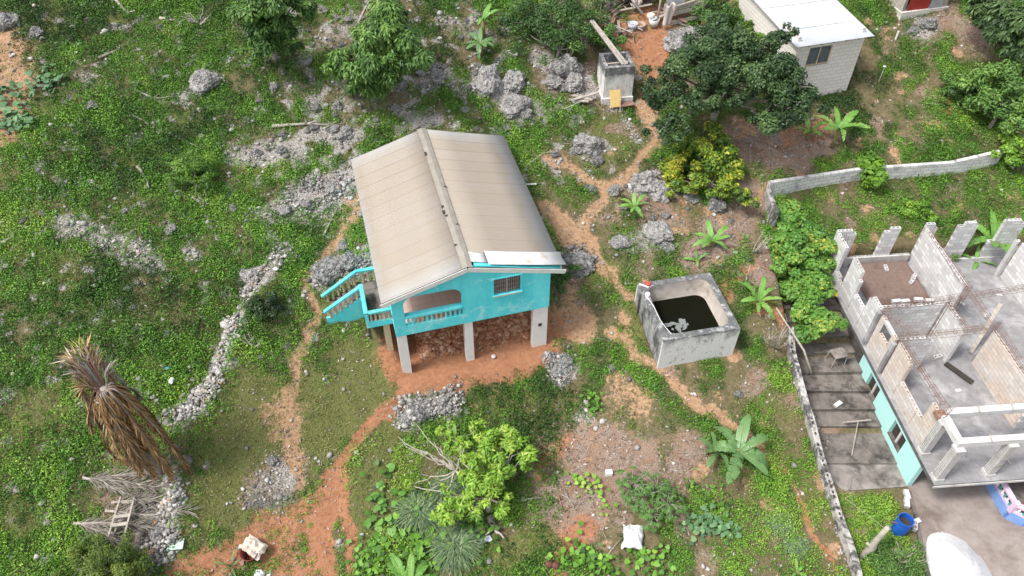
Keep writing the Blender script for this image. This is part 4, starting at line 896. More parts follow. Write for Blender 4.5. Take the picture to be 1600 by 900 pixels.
# blue barrel with a stick in it
BA=np.array([15.0,14.05,.02]); e=empty('barrel',BA); tag(e,'open blue plastic barrel beside the boundary wall','barrel')
B=MB(); B.lathe([(.001,0),(.26,0),(.28,.04),(.295,.3),(.285,.32),(.295,.34),(.30,.45),(.295,.58),(.285,.60),(.295,.62),(.28,.86),(.29,.88),(.29,.9),(.262,.9),(.262,.1),(.001,.1)],28,None,False); B.build('body',M['blue'],e)
B=MB(); B.lathe([(.001,.62),(.262,.62)],24,None,False); B.build('interior_shade',M['dark'],e)  # dark disc stands in for the shade inside the empty barrel
B=MB(); B.tube([BA+np.array([.1,.05,.4]),BA+np.array([-.75,-.12,1.0])],.03,6); tag(B.build('stick',M['redwood']),'brown stick poking out of the blue barrel','stick')
q=np.array([13.27,12.95,0.0]); B=MB(); B.tube([q+np.array(v) for v in((-.05,0,-.2),(0,.02,.5),(.07,-.02,.95),(.03,.0,1.3),(.1,.03,1.8),(.12,.0,2.45))],[.13,.12,.15,.12,.10,.09],9); B.tube([q+np.array((.05,0,.9)),q+np.array((-.18,.05,1.15))],[.07,.05],6); tag(B.build('fence_post',M['twig'],None,True),'gnarled pale tree trunk post standing by the lower boundary wall','post')
B=MB(); B.tube([q+np.array((.12,0,2.3)),(12.75,14.8,1.25)],.01,4); tag(B.build('wire',M['grille']),'thin wire from the gnarled post to the boundary wall','wire')
# stool, loose block and poles on the steps
q=G(1312,545); q=np.array([14.55,21.75,.90]); e=empty('stool',q,.25); tag(e,'small table with a pale square top on the mouldy steps','table')
B=MB(); B.box(-.32,.32,-.27,.27,.55,.59); B.build('table_top',M['courtlight'],e)
for x in(-.3,.28):
    for y in(-.24,.24): B=MB(); B.tube([(x*1.15,y*1.1,0),(x,y,.55)],.022,6); B.build('leg',M['wood'],e)
hollow_block('b',(14.1,19.72,.54),.6,PI/2,'lone pale block on the mouldy steps below the small table')
hollow_block('b',(14.35,24.05,1.47),.1,0,'hollow block on the steps beside the vine thicket, lower one'); hollow_block('b',(14.3,24.6,1.66),.1,0,'hollow block on the steps beside the vine thicket, upper one')
B=MB(); B.beam((14.1,18.7,.55),(15.35,18.85,.52),.05,.05); tag(B.build('batten',M['wood']),'pale batten lying across the mouldy steps','batten')
B=MB(); B.tube([(14.75,18.75,.6),(14.15,17.3,.2)],.022,6); tag(B.build('pole',M['wood']),'thin pole leaning down the mouldy steps','pole')
B=MB(); B.tube([(11.5,22.7,float(gz(11.5,22.7))+.9),(12.6,21.2,2.35),(13.0,20.6,1.5)],[.03,.05,.06],7); tag(B.build('branch',M['twig'],None,True),'bare pale branch resting on the top end of the boundary wall','branch')
# retaining wall above the building
RP=resample([p for p in RETW],.5); kx=[p[0] for p in RETW]; kt=[float(gz(p[0],p[1]-.4))+.98 for p in RETW]; top=[float(np.interp(p[0],kx,kt)) for p in RP]; base=[float(gz(p[0],p[1]-.4))-.3 for p in RP]
o=wallrun('retaining_wall',RP,top,base,.2,M['blockold']); tag(o,'long grey block retaining wall across the upper right slope','retaining wall')
p0=RETW[0]; B=MB(); B.box(-.12,.12,-1.9,-.12,-.4,.75); B.build('return_wall',M['bwall'],None,False); r=bpy.data.objects['return_wall']; r.location=(p0[0]-.02,p0[1],float(gz(p0[0],p0[1]-1))); tag(r,'short mouldy wall stub running down from the left end of the retaining wall','wall stub')
# ---------------------------------------------------------------- white roofed block house
def white_house():
    c=np.array([17.79,36.03,5.95]); yaw=R(15.2); e=empty('block_house',c,yaw); tag(e,'small cream block house under a flat white zinc roof','block house')
    Wd,D,Hh=3.75,6.5,3.2
    f=plate([(-Wd,-.6),(0,-.6),(0,Hh),(-Wd,Hh)],[[(-3.05,1.9),(-1.75,1.9),(-1.75,2.95),(-3.05,2.95)]],.15); bm_obj(f,'wall',M['blockwhite'],e)
    B=MB(); B.box(0,D,-.15,0,-.6,Hh+.35); o=B.build('wall',M['blockwhite'],e); o.location=(0,.152,0); o.rotation_euler=(0,0,PI/2); o.location=(-.15,.152,0)
    B=MB(); B.box(0,D,-.15,0,-.6,Hh+.35); o=B.build('wall',M['blockwhite'],e); o.rotation_euler=(0,0,PI/2); o.location=(-Wd,.152,0)
    B=MB(); B.box(-Wd-.02,-Wd-.0,1.4,2.2,.3,2.4); B.build('door',M['white_paint'],e)
    B=MB(); B.box(-3.05,-3.0,.02,.1,1.95,3.02); B.box(-1.8,-1.75,.02,.1,1.95,3.02); B.box(-2.43,-2.37,.02,.1,1.95,3.02); B.box(-3.0,-1.8,.02,.1,1.95,2.0); w=B.build('window',M['cream'],e)
    B=MB()
    for k in range(8): z=2.03+k*.12; B.add([(-3.0,.04,z),(-1.8,.04,z),(-1.8,.11,z+.1),(-3.0,.11,z+.1)],[(0,1,2,3)])
    B.build('louvre',M['glass'],w); B=MB(); B.box(-3.0,-1.8,.13,.14,2,3.0); B.build('pane',M['dark'],w)
    B=MB(); n=150; V=[];Fs=[]
    for i in range(n+1):
        x=-Wd-.3+(Wd+.62)*i/n
        for k in range(5): y=-.28+(D+.9)*k/4; V.append((x,y,Hh+.08+.062*(y+.4)+.014*math.sin(x/.11*2*PI)+.004*k%2))
    for i in range(n):
        for k in range(4): a=i*5+k; Fs.append((a,a+5,a+6,a+1))
    B.v=V;B.f=Fs; rf=B.build('roof',M['zinc_bright'],e,True); s=rf.modifiers.new('s','SOLIDIFY'); s.thickness=.01
    B=MB(); 
    for y in (1.2,3.4): B.box(-Wd-.25,.27,y,y+.02,Hh+.105+.062*(y+.4),Hh+.118+.062*(y+.4))
    B.build('sheet_lap',M['zinc_grey'],rf)
    for x in(-3.3,-2.6,-1.9,-1.2,-.5): B=MB(); B.box(x-.05,x+.05,-.2,6,Hh-.02,Hh+.06); B.build('rafter',M['batten'],e)
white_house()
q=G(1405,32); e=empty('red_shed',q,R(14)); tag(e,'red zinc shed on a block footing at the top right','shed')
B=MB(); B.box(0,3.0,0,3,-.4,.45); B.build('footing',M['blockwhite'],e)
B=MB(); n=40; 
for i in range(n+1): x=.35+1.35*i/n; B.v+=[(x,.12+.02*math.sin(x/.1*2*PI),.455),(x,.12+.02*math.sin(x/.1*2*PI),2.6)]
B.f=[(2*i,2*i+2,2*i+3,2*i+1) for i in range(n)]; B.build('wall',M['redsheet'],e,True)
B=MB(); B.box(1.72,2.5,.06,.1,.3,2.6); B.build('door',M['zinc_grey'],e); B=MB(); B.box(2.5,2.9,.12,.16,.455,2.6); B.build('wall',M['wood'],e); B=MB(); B.box(.03,.07,.1,2.8,.455,2.6); B.build('wall',M['wood'],e)
B=MB(); B.box(-.2,3.1,-.2,3.2,2.6,2.63); B.build('roof',M['zinc_grey'],e)
for k in range(5): B=MB(); B.box(.08,.3,.2+k*.5,.23+k*.5,.46,2.58); B.build('plank',M['wood'],e)
# block latrine with planks
def latrine():
    q=G(941,162); e=empty('block_pit',q,R(8)); tag(e,'tall roofless block box with blackened top on the path','block box'); S=1.55; Hh=2.05
    B=MB(); B.box(-.06,S+.06,-.08,S+.05,-.5,.32); B.build('footing',M['tank'],e)
    for x0,x1,y0,y1 in((0,S,0,.18),(0,S,S-.18,S),(0,.18,.182,S-.182),(S-.18,S,.182,S-.182)): B=MB(); B.box(x0,x1,y0,y1,.322,Hh); B.build('wall',M['tank'],e)
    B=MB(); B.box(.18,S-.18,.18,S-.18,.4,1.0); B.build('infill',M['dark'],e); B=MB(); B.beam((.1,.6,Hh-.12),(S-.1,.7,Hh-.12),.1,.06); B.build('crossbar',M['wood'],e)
    c,s=math.cos(R(8)),math.sin(R(8)); L=lambda x,y,z:(q[0]+x*c-y*s,q[1]+x*s+y*c,q[2]+z)
    for k,(dx,lab) in enumerate(((0,'left of two long planks slanting over the tall block box'),(.2,'right of two long planks slanting over the tall block box'))):
        B=MB(); B.beam(L(.95+dx,.2,Hh+.04),L(-.25+dx*.5,2.9,Hh+1.15),.14,.05); tag(B.build('plank',M['wood']),lab,'plank')
    B=MB(); B.beam(L(.62,-.45,.03),L(.55,-.15,.85),.55,.04,(0,1,0)); tag(B.build('board',M['yellowboard']),'yellow board leaning against the tall block box','board')
    B=MB(); B.tube([L(.78,-.75,-.1),L(.85,-.25,1.35)],.028,6); tag(B.build('stake',M['wood']),'thin stake standing in front of the yellow board','stake')
    B=MB(); B.beam(L(.9,-.35,.06),L(1.6,-.3,.1),.4,.05); tag(B.build('board',M['redwood']),'dark red board lying at the foot of the tall block box','board')
    B=MB(); B.lathe([(.001,0),(.07,0),(.08,.1),(.001,.12)],10); tag(B.build('tin',M['whiteplastic'],None,True,G(984,188)),'small white tin on the grass near the tall block box','tin')
latrine()
pl=G(905,158)
for k,(dx,dy,dz,rz,l,lab) in enumerate(((0,.1,.16,-.5,1.5,'wide pale plank on top of the small timber pile by the block box'),(-.25,-.1,.08,-.25,1.5,'lower pale plank in the timber pile by the block box'),(.35,.05,.24,.4,1.4,'pale plank slanting up in the timber pile, nearest the block box'),(-.15,-.35,.05,.62,1.7,'thin stick under the timber pile by the block box'))):
    B=MB(); w=.16 if k<3 else .06; B.beam((-l/2,0,0),(l/2,0,.08),w,.05); o=B.build('plank',M['wood'],None,False,pl+np.array([dx,dy,dz])); o.rotation_euler=(0,0,rz); tag(o,lab,'plank')
# shack at the top edge
def shack():
    q=G(1036,44); e=empty('shack',q,0); tag(e,'ramshackle open shack of sticks and sheets at the top edge','shack'); 
    for x,y,h in((-2.3,1.4,2.1),(-.35,.2,1.9),(-.2,1.9,2.2),(1.1,.9,1.7),(1.9,.9,1.6),(2.5,.5,1.4),(-2.2,3,2.3),(1.5,2.6,2.2),(3.0,2.5,2.2)): B=MB(); B.tube([(x,y,-.3),(x+.05,y,h)],.06,6); B.build('post',M['bark'],e,True)
    B=MB(); B.add([(-2.4,.9,1.25),(-.3,.7,1.4),(-.2,3.2,2.1),(-2.5,3.4,1.9),(-2.4,.9,1.22),(-.3,.7,1.37),(-.2,3.2,2.07),(-2.5,3.4,1.87)],[(0,1,2,3),(7,6,5,4),(0,4,5,1),(1,5,6,2),(2,6,7,3),(3,7,4,0)]); B.build('roof',M['zinc_rust'],e)
    B=MB(); B.add([(1.6,1.6,2.2),(3.6,1.8,2.1),(3.6,4,2.6),(1.5,4,2.6)],[(0,1,2,3)]); B.build('roof',M['wood'],e)
    for k in range(4): B=MB(); B.beam((.4,.1+.02*k,.25+k*.26),(2.6,.5,.55+k*.26),.05,.2); B.build('plank',M['wood'] if k!=1 else M['batten'],e)
    B=MB(); B.beam((.3,.0,1.15),(3.2,.8,1.75),.08,.08); B.build('rail',M['twig'],e)
    B=MB(); B.box(.1,1.0,.5,.55,.9,2.0); B.build('sheet',M['rock'] if 0 else M['zinc_grey'],e)
    B=MB(); B.box(-.3,3,2.2,2.3,0,2.0); B.build('dark_backing',M['dark'],e); B=MB(); B.box(-2.4,-.3,3.1,3.2,0,2.0); B.build('dark_backing',M['redwood'],e)  # dark back added so the shack interior looks shaded
    def cloth(name,loc,w,h,label,rz=.3):
        B=MB(); n=10
        for i in range(n+1):
            for j in range(n+1):
                u=i/n-.5; v=j/n; B.v.append((u*w*(1-.35*v+.1*math.sin(v*7)),.07*math.sin(u*12+v*2)+.1*v,-v*h+.08*math.sin(u*9)))
        B.f=[(i*(n+1)+j,(i+1)*(n+1)+j,(i+1)*(n+1)+j+1,i*(n+1)+j+1) for i in range(n) for j in range(n)]
        o=B.build(name,M['cloth'],None,True,loc); o.rotation_euler=(0,0,rz); s=o.modifiers.new('s','SOLIDIFY'); s.thickness=.02; return tag(o,label,'cloth')
    cloth('cloth',q+np.array([.2,-.15,1.45]),.7,1.3,'pale cloth hanging from the left end of the shack rail')
    cloth('cloth',q+np.array([2.25,.3,1.5]),.6,.6,'small white cloth hanging over the right end of the shack planks',.2)
    o=cloth('cloth',q+np.array([-1.5,.75,1.3]),.6,.55,'white rag hanging from the edge of the shack tarpaulin roof',0)
    B=MB(); B.box(-.4,.4,-.03,.03,0,.6); o=B.build('board',M['yellowboard'],None,False,q+np.array([2.45,.1,.2])); o.rotation_euler=(-.3,0,.25); tag(o,'yellow board leaning on the right end of the shack','board')
    for (px,py),r_,h_,m,lab in(((988,44),.28,.3,'greytin','grey cooking pot with a pale lid in the dirt yard'),((1000,43),.3,.22,'wood','brown basin beside the grey cooking pot'),((1021,40),.3,.4,'zinc_white','white bucket standing under the shack edge'),((1016,30),.22,.3,'cloth','pale pail behind the white bucket in the shack')):
        B=MB(); B.lathe([(.001,0),(r_*.8,0),(r_,h_),(r_*.92,h_),(r_*.75,.06),(.001,.06)],16,None,False); tag(B.build('pot',M[m],None,True,G(px,py)),lab,'pot')
    a=G(1003,33,.4); b=a+np.array([-2.3,2.0,2.0]); B=MB(); B.tube([a,(a+b)/2+np.array([0,0,.08]),b],[.07,.08,.07],7); tag(B.build('pole',M['twig'],None,True),'long crooked pole leaning down from the shack','pole')
    for (x,y),lab in(((940,25),'upright pale post left of the shack'),((948,15),'second upright post left of the shack')): B=MB(); p=G(x,y); B.tube([p,p+np.array([.05,0,2.0])],.09,7); tag(B.build('post',M['wood']),lab,'post')
    p=G(955,8); B=MB(); B.beam(p+np.array([-.3,0,.9]),p+np.array([.6,-.2,.3]),.6,.05,(0,.6,1)); tag(B.build('board',M['redwood']),'brown board propped beside the posts left of the shack','board')
    for k in range(9):
        p=G(978+random.uniform(-12,25),52+random.uniform(-6,8),.06); a=random.uniform(0,3); l=random.uniform(.3,.8); B=MB(); B.tube([p-np.array([math.cos(a),math.sin(a),0])*l,p+np.array([math.cos(a),math.sin(a),.05])*l],.03,5); tag(B.build('stick',M['bark']),'dark firewood stick scattered in front of the shack','stick','firewood sticks by the shack')
shack()
def clutter():
    for k in range(30):
        px,py=random.uniform(935,1092),random.uniform(2,62)
        if 1003<px<1034 and py>35: continue
        p=G(px,py,.1+random.uniform(0,.3)); a=random.uniform(0,3.1); l=random.uniform(.3,1.1); d=np.array([math.cos(a),math.sin(a),random.uniform(-.1,.25)])*l; B=MB()
        if k%3: B.tube([p-d,p+d],random.uniform(.025,.06),6)
        else: B.beam(p-d,p+d,random.uniform(.1,.25),.035)
        tag(B.build('timber',M[random.choice(['wood','bark','twig','redwood','zinc_grey'])]),'old timber or pole lying in the clutter round the shack','timber','timber clutter round the shack')
clutter()
# ---------------------------------------------------------------- rocks
def rock_mesh(seed,sub=4,kar=.5):
    bm=bmesh.new(); bmesh.ops.create_icosphere(bm,subdivisions=sub,radius=1); o=Vector((seed*7.1,seed*3.3,seed))
    for v in bm.verts:
        p=v.co.copy(); d=noise.fractal(p*1.1+o,1.0,2.0,3)*.42; c=noise.cell(p*2.3+o) if 0 else 0
        vo=noise.voronoi(p*2.4+o)[0]; e=(vo[1]-vo[0]); d+= -kar*.5*max(0,.28-e)+.08*noise.noise(p*6+o)+kar*.07*noise.noise(p*11+o)
        v.co=p*(1+d); v.co.z*= .82
        if v.co.z<-.45: v.co.z=-.45
    me=bpy.data.meshes.new('rock'); bm.to_mesh(me); bm.free(); me.materials.append(M['rock']); return me
RM=[rock_mesh(k,4,.55+.35*(k%3)) for k in range(7)]; RS=[rock_mesh(20+k,3,.25) for k in range(5)]
def rock(px,py,wpx,label,sq=.8,hz=.75,karst=True,group=None,cat='rock',dz=0):
    q=G(px,py); k=scale(q); r=wpx/k/2; me=random.choice(RM if karst else RS)
    o=bpy.data.objects.new('boulder',me); COL.objects.link(o); o.scale=(r,r*sq,r*hz); o.rotation_euler=(random.uniform(-.2,.2),random.uniform(-.2,.2),random.uniform(0,6.28)); o.location=(q[0],q[1],q[2]+r*hz*.06+dz); return tag(o,label,cat,group)
BIG=[(8,38,40,'large pale boulder at the left edge near the top corner'),(58,52,24,'pale upright boulder right of the left edge boulder'),(142,166,24,'pale boulder beside rubble on the upper left slope'),(268,360,22,'pale upright boulder alone on the left slope'),(322,130,46,'broken grey outcrop with a pale right edge on the upper left slope'),
(683,122,34,'pitted dark grey boulder below the leafy tree, above the roof'),(662,135,18,'narrow grey stone left of the pitted boulder above the roof'),(765,130,58,'wide pale karst outcrop above the house roof'),(800,130,44,'dark right end of the karst outcrop above the roof'),(805,165,50,'pale karst outcrop nearest the roof, right of centre'),(820,178,28,'round grey boulder in front of the outcrop above the roof'),(793,200,18,'small pale rock touching the far roof corner'),
(862,130,32,'smooth grey boulder left of the timber pile'),(878,138,24,'smaller smooth boulder next to the timber pile'),(895,130,42,'pitted dark outcrop behind the timber pile'),(885,108,50,'pale rubble outcrop above the timber pile'),
(897,238,22,'left grey rock of the three by the dirt path'),(918,228,46,'largest pitted rock of the three by the dirt path'),(933,252,24,'round rock in front of the three by the dirt path'),(867,242,16,'small rock near the right eave of the house'),(924,296,18,'small upright rock on the dirt path right of the house'),
(960,298,26,'pale rock left of the young banana plant'),(1010,288,60,'dark pitted outcrop behind the young banana plant'),(1030,300,44,'dark outcrop left of the yellow green shrub'),(1080,310,26,'grey stone under the yellow green shrub'),(1120,320,36,'grey outcrop below the yellow green shrub'),(1028,365,50,'dark low outcrop between the bananas and the house'),(1040,385,30,'low rock below the dark outcrop right of the house'),(970,380,36,'pitted dark rocks beside the dirt path'),
(905,408,52,'dark rubble mound at the right front corner of the house'),(912,425,24,'round rock on the rubble mound by the house corner'),(880,572,40,'grey rubble boulder in front of the right house post'),(655,640,46,'black stained boulder in the heap before the house'),(690,632,40,'pale boulder in the heap before the house'),(632,652,26,'left boulder of the heap before the house'),
(510,425,56,'dark pitted outcrop beside the stairs'),(545,412,44,'pale outcrop behind the stair rail'),(480,320,24,'wide pale outcrop left of the roof'),(520,295,26,'upper end of the pale outcrop left of the roof'),(445,330,24,'left end of the pale outcrop left of the roof'),(440,235,24,'pale outcrop above left of the roof'),(400,240,22,'pale rock at the left of the outcrops above left of the roof'),(540,210,30,'grey rock just left of the roof top corner'),(537,385,20,'dark small boulder by the left eave of the house'),
(1085,60,46,'grey outcrop above the dark green tree, left part'),(1060,72,50,'grey outcrop beside the dirt yard'),(1105,50,36,'grey outcrop above the dark green tree, right part'),(1425,50,20,'dark stone below the red shed'),(1450,40,30,'pale rubble below the red shed'),(1155,616,16,'pale flat stone in the weeds right of the tank'),(955,575,16,'small grey stone in the grass before the tank'),(60,545,14,'dark stone on the left slope above the dead palm'),
(230,780,34,'grey stones beside the dead palm fronds'),(250,835,30,'pale stone at the lower end of the dry stone wall'),(238,870,24,'pale slab stone at the bottom of the dry stone wall'),(290,720,22,'pale stone at the foot of the dead palm'),(275,700,16,'orange stone at the foot of the dead palm'),(425,720,20,'pale stone on the burnt rubble patch'),(365,325,16,'upright grey stump like stone on the left slope'),(395,430,40,'pale ledge of the dry stone wall above the dark bush'),
(195,330,14,'small pale stone in the middle of the left slope'),(340,575,26,'pale stone in the dry stone wall, middle'),(300,630,30,'pale stone in the dry stone wall, lower middle')]
for x,y,w,l in BIG: rock(x,y,w,l,random.uniform(.7,.95),random.uniform(.6,.95),True)
# scattered smaller rocks on the upper slope
def scatter_rocks(n,region,label,group,lo,hi):
    c=0
    while c<n:
        x=random.uniform(region[0],region[2]); y=random.uniform(region[1],region[3]); q=G(x,y)
        if blocked(np.array([q[0]]),np.array([q[1]]))[0]: continue
        if look(SOIL,q[0],q[1])>.5 or random.random()>.25+look(ROCK,q[0],q[1]): continue
        rock(x,y,random.uniform(lo,hi),label,random.uniform(.6,1),random.uniform(.5,.9),random.random()<.5,group); c+=1
scatter_rocks(84,(400,10,760,215),'pale limestone rock scattered on the slope above the house','rocks on the slope above the house',6,20)
scatter_rocks(70,(10,20,440,520),'pale limestone rock lying in the weeds of the left slope','rocks on the left slope',4,13)
scatter_rocks(18,(740,20,940,200),'pale limestone rock on the slope left of the block box','rocks left of the block box',6,16)
scatter_rocks(18,(900,260,1200,420),'grey rock on the bare ground between house and retaining wall','rocks right of the house',5,15)
scatter_rocks(14,(390,620,940,880),'small pale stone on the trodden ground before the house','stones before the house',4,9)
# rubble heaps: dry stone terrace and others
def heap(name,pts,w,hgt,n,smin,smax,label,m='stone',bias=.5,cat='rubble heap'):
    P=[G(*p) for p in pts]; t=rng.random(n)*(len(P)-1 if len(P)>1 else 0); i=np.minimum(t.astype(int),max(len(P)-2,0)); f=(t-i)[:,None]
    A=np.array(P); C=A[i]*(1-f)+A[np.minimum(i+1,len(P)-1)]*f; r=np.sqrt(rng.random(n)); a=rng.uniform(0,2*PI,n)
    x=C[:,0]+r*w*np.cos(a); y=C[:,1]+r*w*np.sin(a); x,y=x+.45*wob(x*1.4+1,y*1.4),y+.45*wob(x*1.4-6,y*1.4+3); z=gz(x,y)+hgt*(1-r**2)*rng.uniform(.3,1,n); S=np.exp(rng.uniform(math.log(smin),math.log(smax),n)*1.0); S=np.where(rng.random(n)<.04,S*1.9,S); k=wob(x*2.6+3,y*2.6-5)+rng.normal(0,.1,n)>(-.12 if w>.85 else -.36); x,y,z,S=x[k],y[k],z[k],S[k]; n=len(x)
    tag(stones(name,np.stack([x,y,z],1),S,np.clip(rng.normal(bias,.22,n),0,1),M[m]),label,cat,kind='stuff')
heap('dry_stone_wall',[(438,395),(415,425),(388,460)],.5,.3,900,.025,.11,'pale rubble of the dry stone wall above the dark bush',cat='stone wall')
heap('dry_stone_wall',[(372,500),(350,550),(335,590),(310,625),(285,650)],.55,.3,1700,.025,.11,'pale rubble of the dry stone wall beside the trodden grass',bias=.6,cat='stone wall')
heap('dry_stone_wall',[(265,775),(250,815),(238,860)],.85,.3,1500,.025,.13,'pale rubble of the dry stone wall by the fallen fronds',bias=.55,cat='stone wall')
heap('rubble_heap',[(640,648),(665,640),(705,622)],.75,.32,1000,.025,.12,'rubble heap of grey and orange stones before the house',bias=.5)
heap('rubble_heap',[(878,580),(884,572)],.72,.3,800,.02,.08,'round heap of small grey stones near the right house post',bias=.45)
heap('rubble_heap',[(905,405),(895,415)],.9,.2,800,.02,.09,'dark rubble at the right front corner of the house',bias=.3)
heap('rubble_heap',[(480,310),(520,290)],1.3,.16,900,.02,.11,'grey rubble fan left of the roof',bias=.45)
heap('rubble_heap',[(505,432),(560,410)],.6,.25,800,.025,.10,'grey rubble beside the stair rail',bias=.4)
heap('rubble_heap',[(1060,68),(1110,55)],.8,.3,800,.025,.11,'grey rubble ridge beside the dirt yard',bias=.35)
heap('rubble_heap',[(175,385),(230,420)],.9,.1,220,.02,.10,'pale rubble patch in the left slope weeds',bias=.6)
heap('rubble_heap',[(1256,610),(1274,680),(1302,780),(1328,880)],.3,.1,420,.03,.09,'strip of small rubble along the grass side of the boundary wall',bias=.4)
heap('rubble_heap',[(900,380),(890,440)],.9,.05,150,.02,.06,'scattered small stones along the right side of the house',bias=.35)
# ---------------------------------------------------------------- trees and bushes
def limb(B,a,b,r0,r1,wig=.12,n=5,seg_=6):
    a,b=np.array(a,float),np.array(b,float); L=np.linalg.norm(b-a); pts=[]
    for i in range(n+1):
        t=i/n; p=a+(b-a)*t; 
        if 0<i<n: p=p+np.array([random.uniform(-1,1),random.uniform(-1,1),random.uniform(-.5,.8)])*wig*L*.5
        pts.append(p)
    B.tube(pts,[r0+(r1-r0)*i/n for i in range(n+1)],seg_); return pts
def foliage(C,rad,n,L,W,tmean,tvar=.12,flat=.75,droop=0.,hang=False):
    """leaves filling clusters; C (k,3), rad (k,)"""
    k=len(C); vol=rad**2; I=rng.choice(k,n,p=vol/vol.sum()); d=unit(rng.normal(size=(n,3))); r=rng.random(n)**.42*1.12+np.abs(rng.normal(0,.13,n))
    off=d*r[:,None]*rad[I][:,None]; off[:,2]*=flat; P=C[I]+off
    N=d*.8+np.array([0,0,.75])+rng.normal(0,.45,(n,3)); ct=rng.normal(0,tvar,k)
    D=None
    if hang: D=d*np.array([1,1,.2])+np.array([0,0,-droop])+rng.normal(0,.3,(n,3))
    Ls=L*rng.uniform(.7,1.35,n); tone=np.clip(tmean+ct[I]+rng.normal(0,.15,n),0,1); return leaves(P,N,Ls,Ls*W,.06,D),tone
def sub(clusters,base,k=7,f=.55):
    """breaks every cluster (pixel x, pixel y, height, radius) into k uneven small clumps"""
    C=[];Rr=[]
    for px,py,h,r in clusters:
        q=atz(px,py,base+h)
        for _ in range(k):
            d=np.array([random.gauss(0,.55),random.gauss(0,.55),random.gauss(0,.38)])*r; C.append(q+d); Rr.append(r*random.uniform(.22,f))
    return np.array(C),np.array(Rr)
def tree(name,label,cat,trunk,clusters,mat,n,L=.2,W=.5,tm=.45,r0=.16,k=7,f=.55,flat=.75,bark='bark',group=None,trunk_h=1.2,hang=False,droop=0,tvar=.14,stems=1):
    q=G(*trunk); e=empty(name,q); tag(e,label,cat,group); B=MB(); C,Rr=sub(clusters,q[2],k,f)
    top=q+np.array([.1,.05,trunk_h]); 
    if trunk_h>0:
        limb(B,q-np.array([0,0,.2]),top,r0,r0*.75,.05,4,8)
        for px,py,h,r in clusters:
            c=atz(px,py,q[2]+h); limb(B,top,c-np.array([0,0,r*.2]),r0*.5,r0*.14,.16,5,6)
            for _ in range(3): limb(B,c-np.array([0,0,r*.2]),c+np.array([random.gauss(0,.6),random.gauss(0,.6),random.gauss(.1,.3)])*r,r0*.16,r0*.05,.1,3,4)
    else:
        for px,py,h,r in clusters:
            c=atz(px,py,q[2]+h); limb(B,q+np.array([random.uniform(-.2,.2),random.uniform(-.2,.2),-.1]),c,r0*.4,r0*.1,.1,4,5)
    t=B.build('trunk' if trunk_h>0 else 'stems',M[bark],None,True); t.parent=e; t.matrix_parent_inverse=Matrix.Translation(-Vector(q))
    V,tn=foliage(C,Rr,n,L,W,tm,tvar,flat,droop,hang); o=quads_mesh('crown',V-q[None,None,:],tn,M[mat],e); return e
tree('shade_tree','big dark green spreading tree beside the small block house','tree',(1115,186),[(1050,120,3.6,1.0),(1030,150,3.0,.8),(1075,85,4.0,1.1),(1110,62,4.4,1.1),(1120,110,4.0,1.1),(1160,75,4.6,1.2),(1205,70,4.8,.9),(1165,120,4.0,1.2),(1210,110,4.2,1.1),(1240,130,4.0,1.1),(1225,165,3.4,1.0),(1255,160,3.2,.7),(1130,150,3.3,.8),(1050,190,2.4,.75),(1085,160,3.0,.8),(1045,205,2.2,.55),(1230,52,5.0,.5),(1200,185,2.6,.6)],'dark_leaf',40000,.16,.5,.42,.2,10,.46,trunk_h=1.6,tvar=.18)
tree('shade_tree','yellow tinged leafy tree inside the right part of the dark tree','tree',(1200,150),[(1185,60,3.6,.6),(1205,90,3.4,.6),(1225,110,3.2,.5),(1165,45,3.6,.45)],'yellow_leaf',4200,.2,.5,.33,.1,6)
tree('fruit_shrub','rounded shrub with many yellow leaves left of the retaining wall','shrub',(1105,300),[(1060,255,1.0,.75),(1050,280,.7,.6),(1095,225,1.5,.8),(1115,215,1.6,.7),(1110,250,1.5,.9),(1135,260,1.2,.75),(1125,285,1.0,.7),(1090,285,.9,.7),(1150,300,.8,.6),(1168,312,.5,.35)],'yellow_leaf',19000,.19,.42,.52,.1,10,.5,trunk_h=.4,tvar=.15)
tree('mango_tree','leafy mid green tree with drooping leaves above the house','tree',(592,140),[(590,35,3.6,1.2),(615,55,3.4,1.1),(570,60,3.2,1.1),(610,90,2.7,1.0),(555,85,2.5,.9),(590,105,2.2,1.0),(630,95,2.5,.7),(600,10,3.8,1.0),(545,105,1.9,.7),(585,128,1.0,.8),(612,122,1.2,.8),(560,120,1.0,.7)],'mango_leaf',20000,.24,.32,.58,.16,8,.52,trunk_h=1.0,hang=True,droop=.9,tvar=.16)
tree('mango_tree','mid green tree crossing the top edge left of the leafy tree','tree',(430,95),[(425,10,3.5,1.1),(395,15,3.2,.9),(455,5,3.3,.9),(410,45,2.4,.8),(440,40,2.6,.8),(475,20,2.8,.6),(425,68,1.4,.8),(402,72,1.2,.6),(445,75,1.2,.6)],'mango_leaf',13000,.23,.34,.55,.14,8,.5,trunk_h=.9,hang=True,droop=.6)
tree('thorn_bush','dark bush crossing the top edge right of the banana plant','bush',(870,90),[(840,30,1.6,1.2),(880,25,1.8,1.2),(910,35,1.5,1.0),(860,60,1.2,.9),(815,50,1.1,.9),(930,15,1.6,.8),(900,65,1.0,.8),(790,25,1.4,.9),(835,5,2.0,1.1)],'mango_leaf',14000,.13,.45,.28,.1,8,.5,trunk_h=.4)
tree('thorn_bush','rounded green bush left of the dirt yard and long planks','bush',(945,72),[(945,55,.8,.65),(955,65,.6,.5),(930,60,.6,.45)],'mango_leaf',4200,.13,.45,.55,.06,8,.5,trunk_h=.2)
tree('thorn_bush','green bush at the right end of the shack','bush',(1112,35),[(1100,22,.8,.8),(1125,20,.9,.8),(1140,28,.6,.6)],'mango_leaf',4200,.14,.45,.42,.06,8,.5,trunk_h=.2)
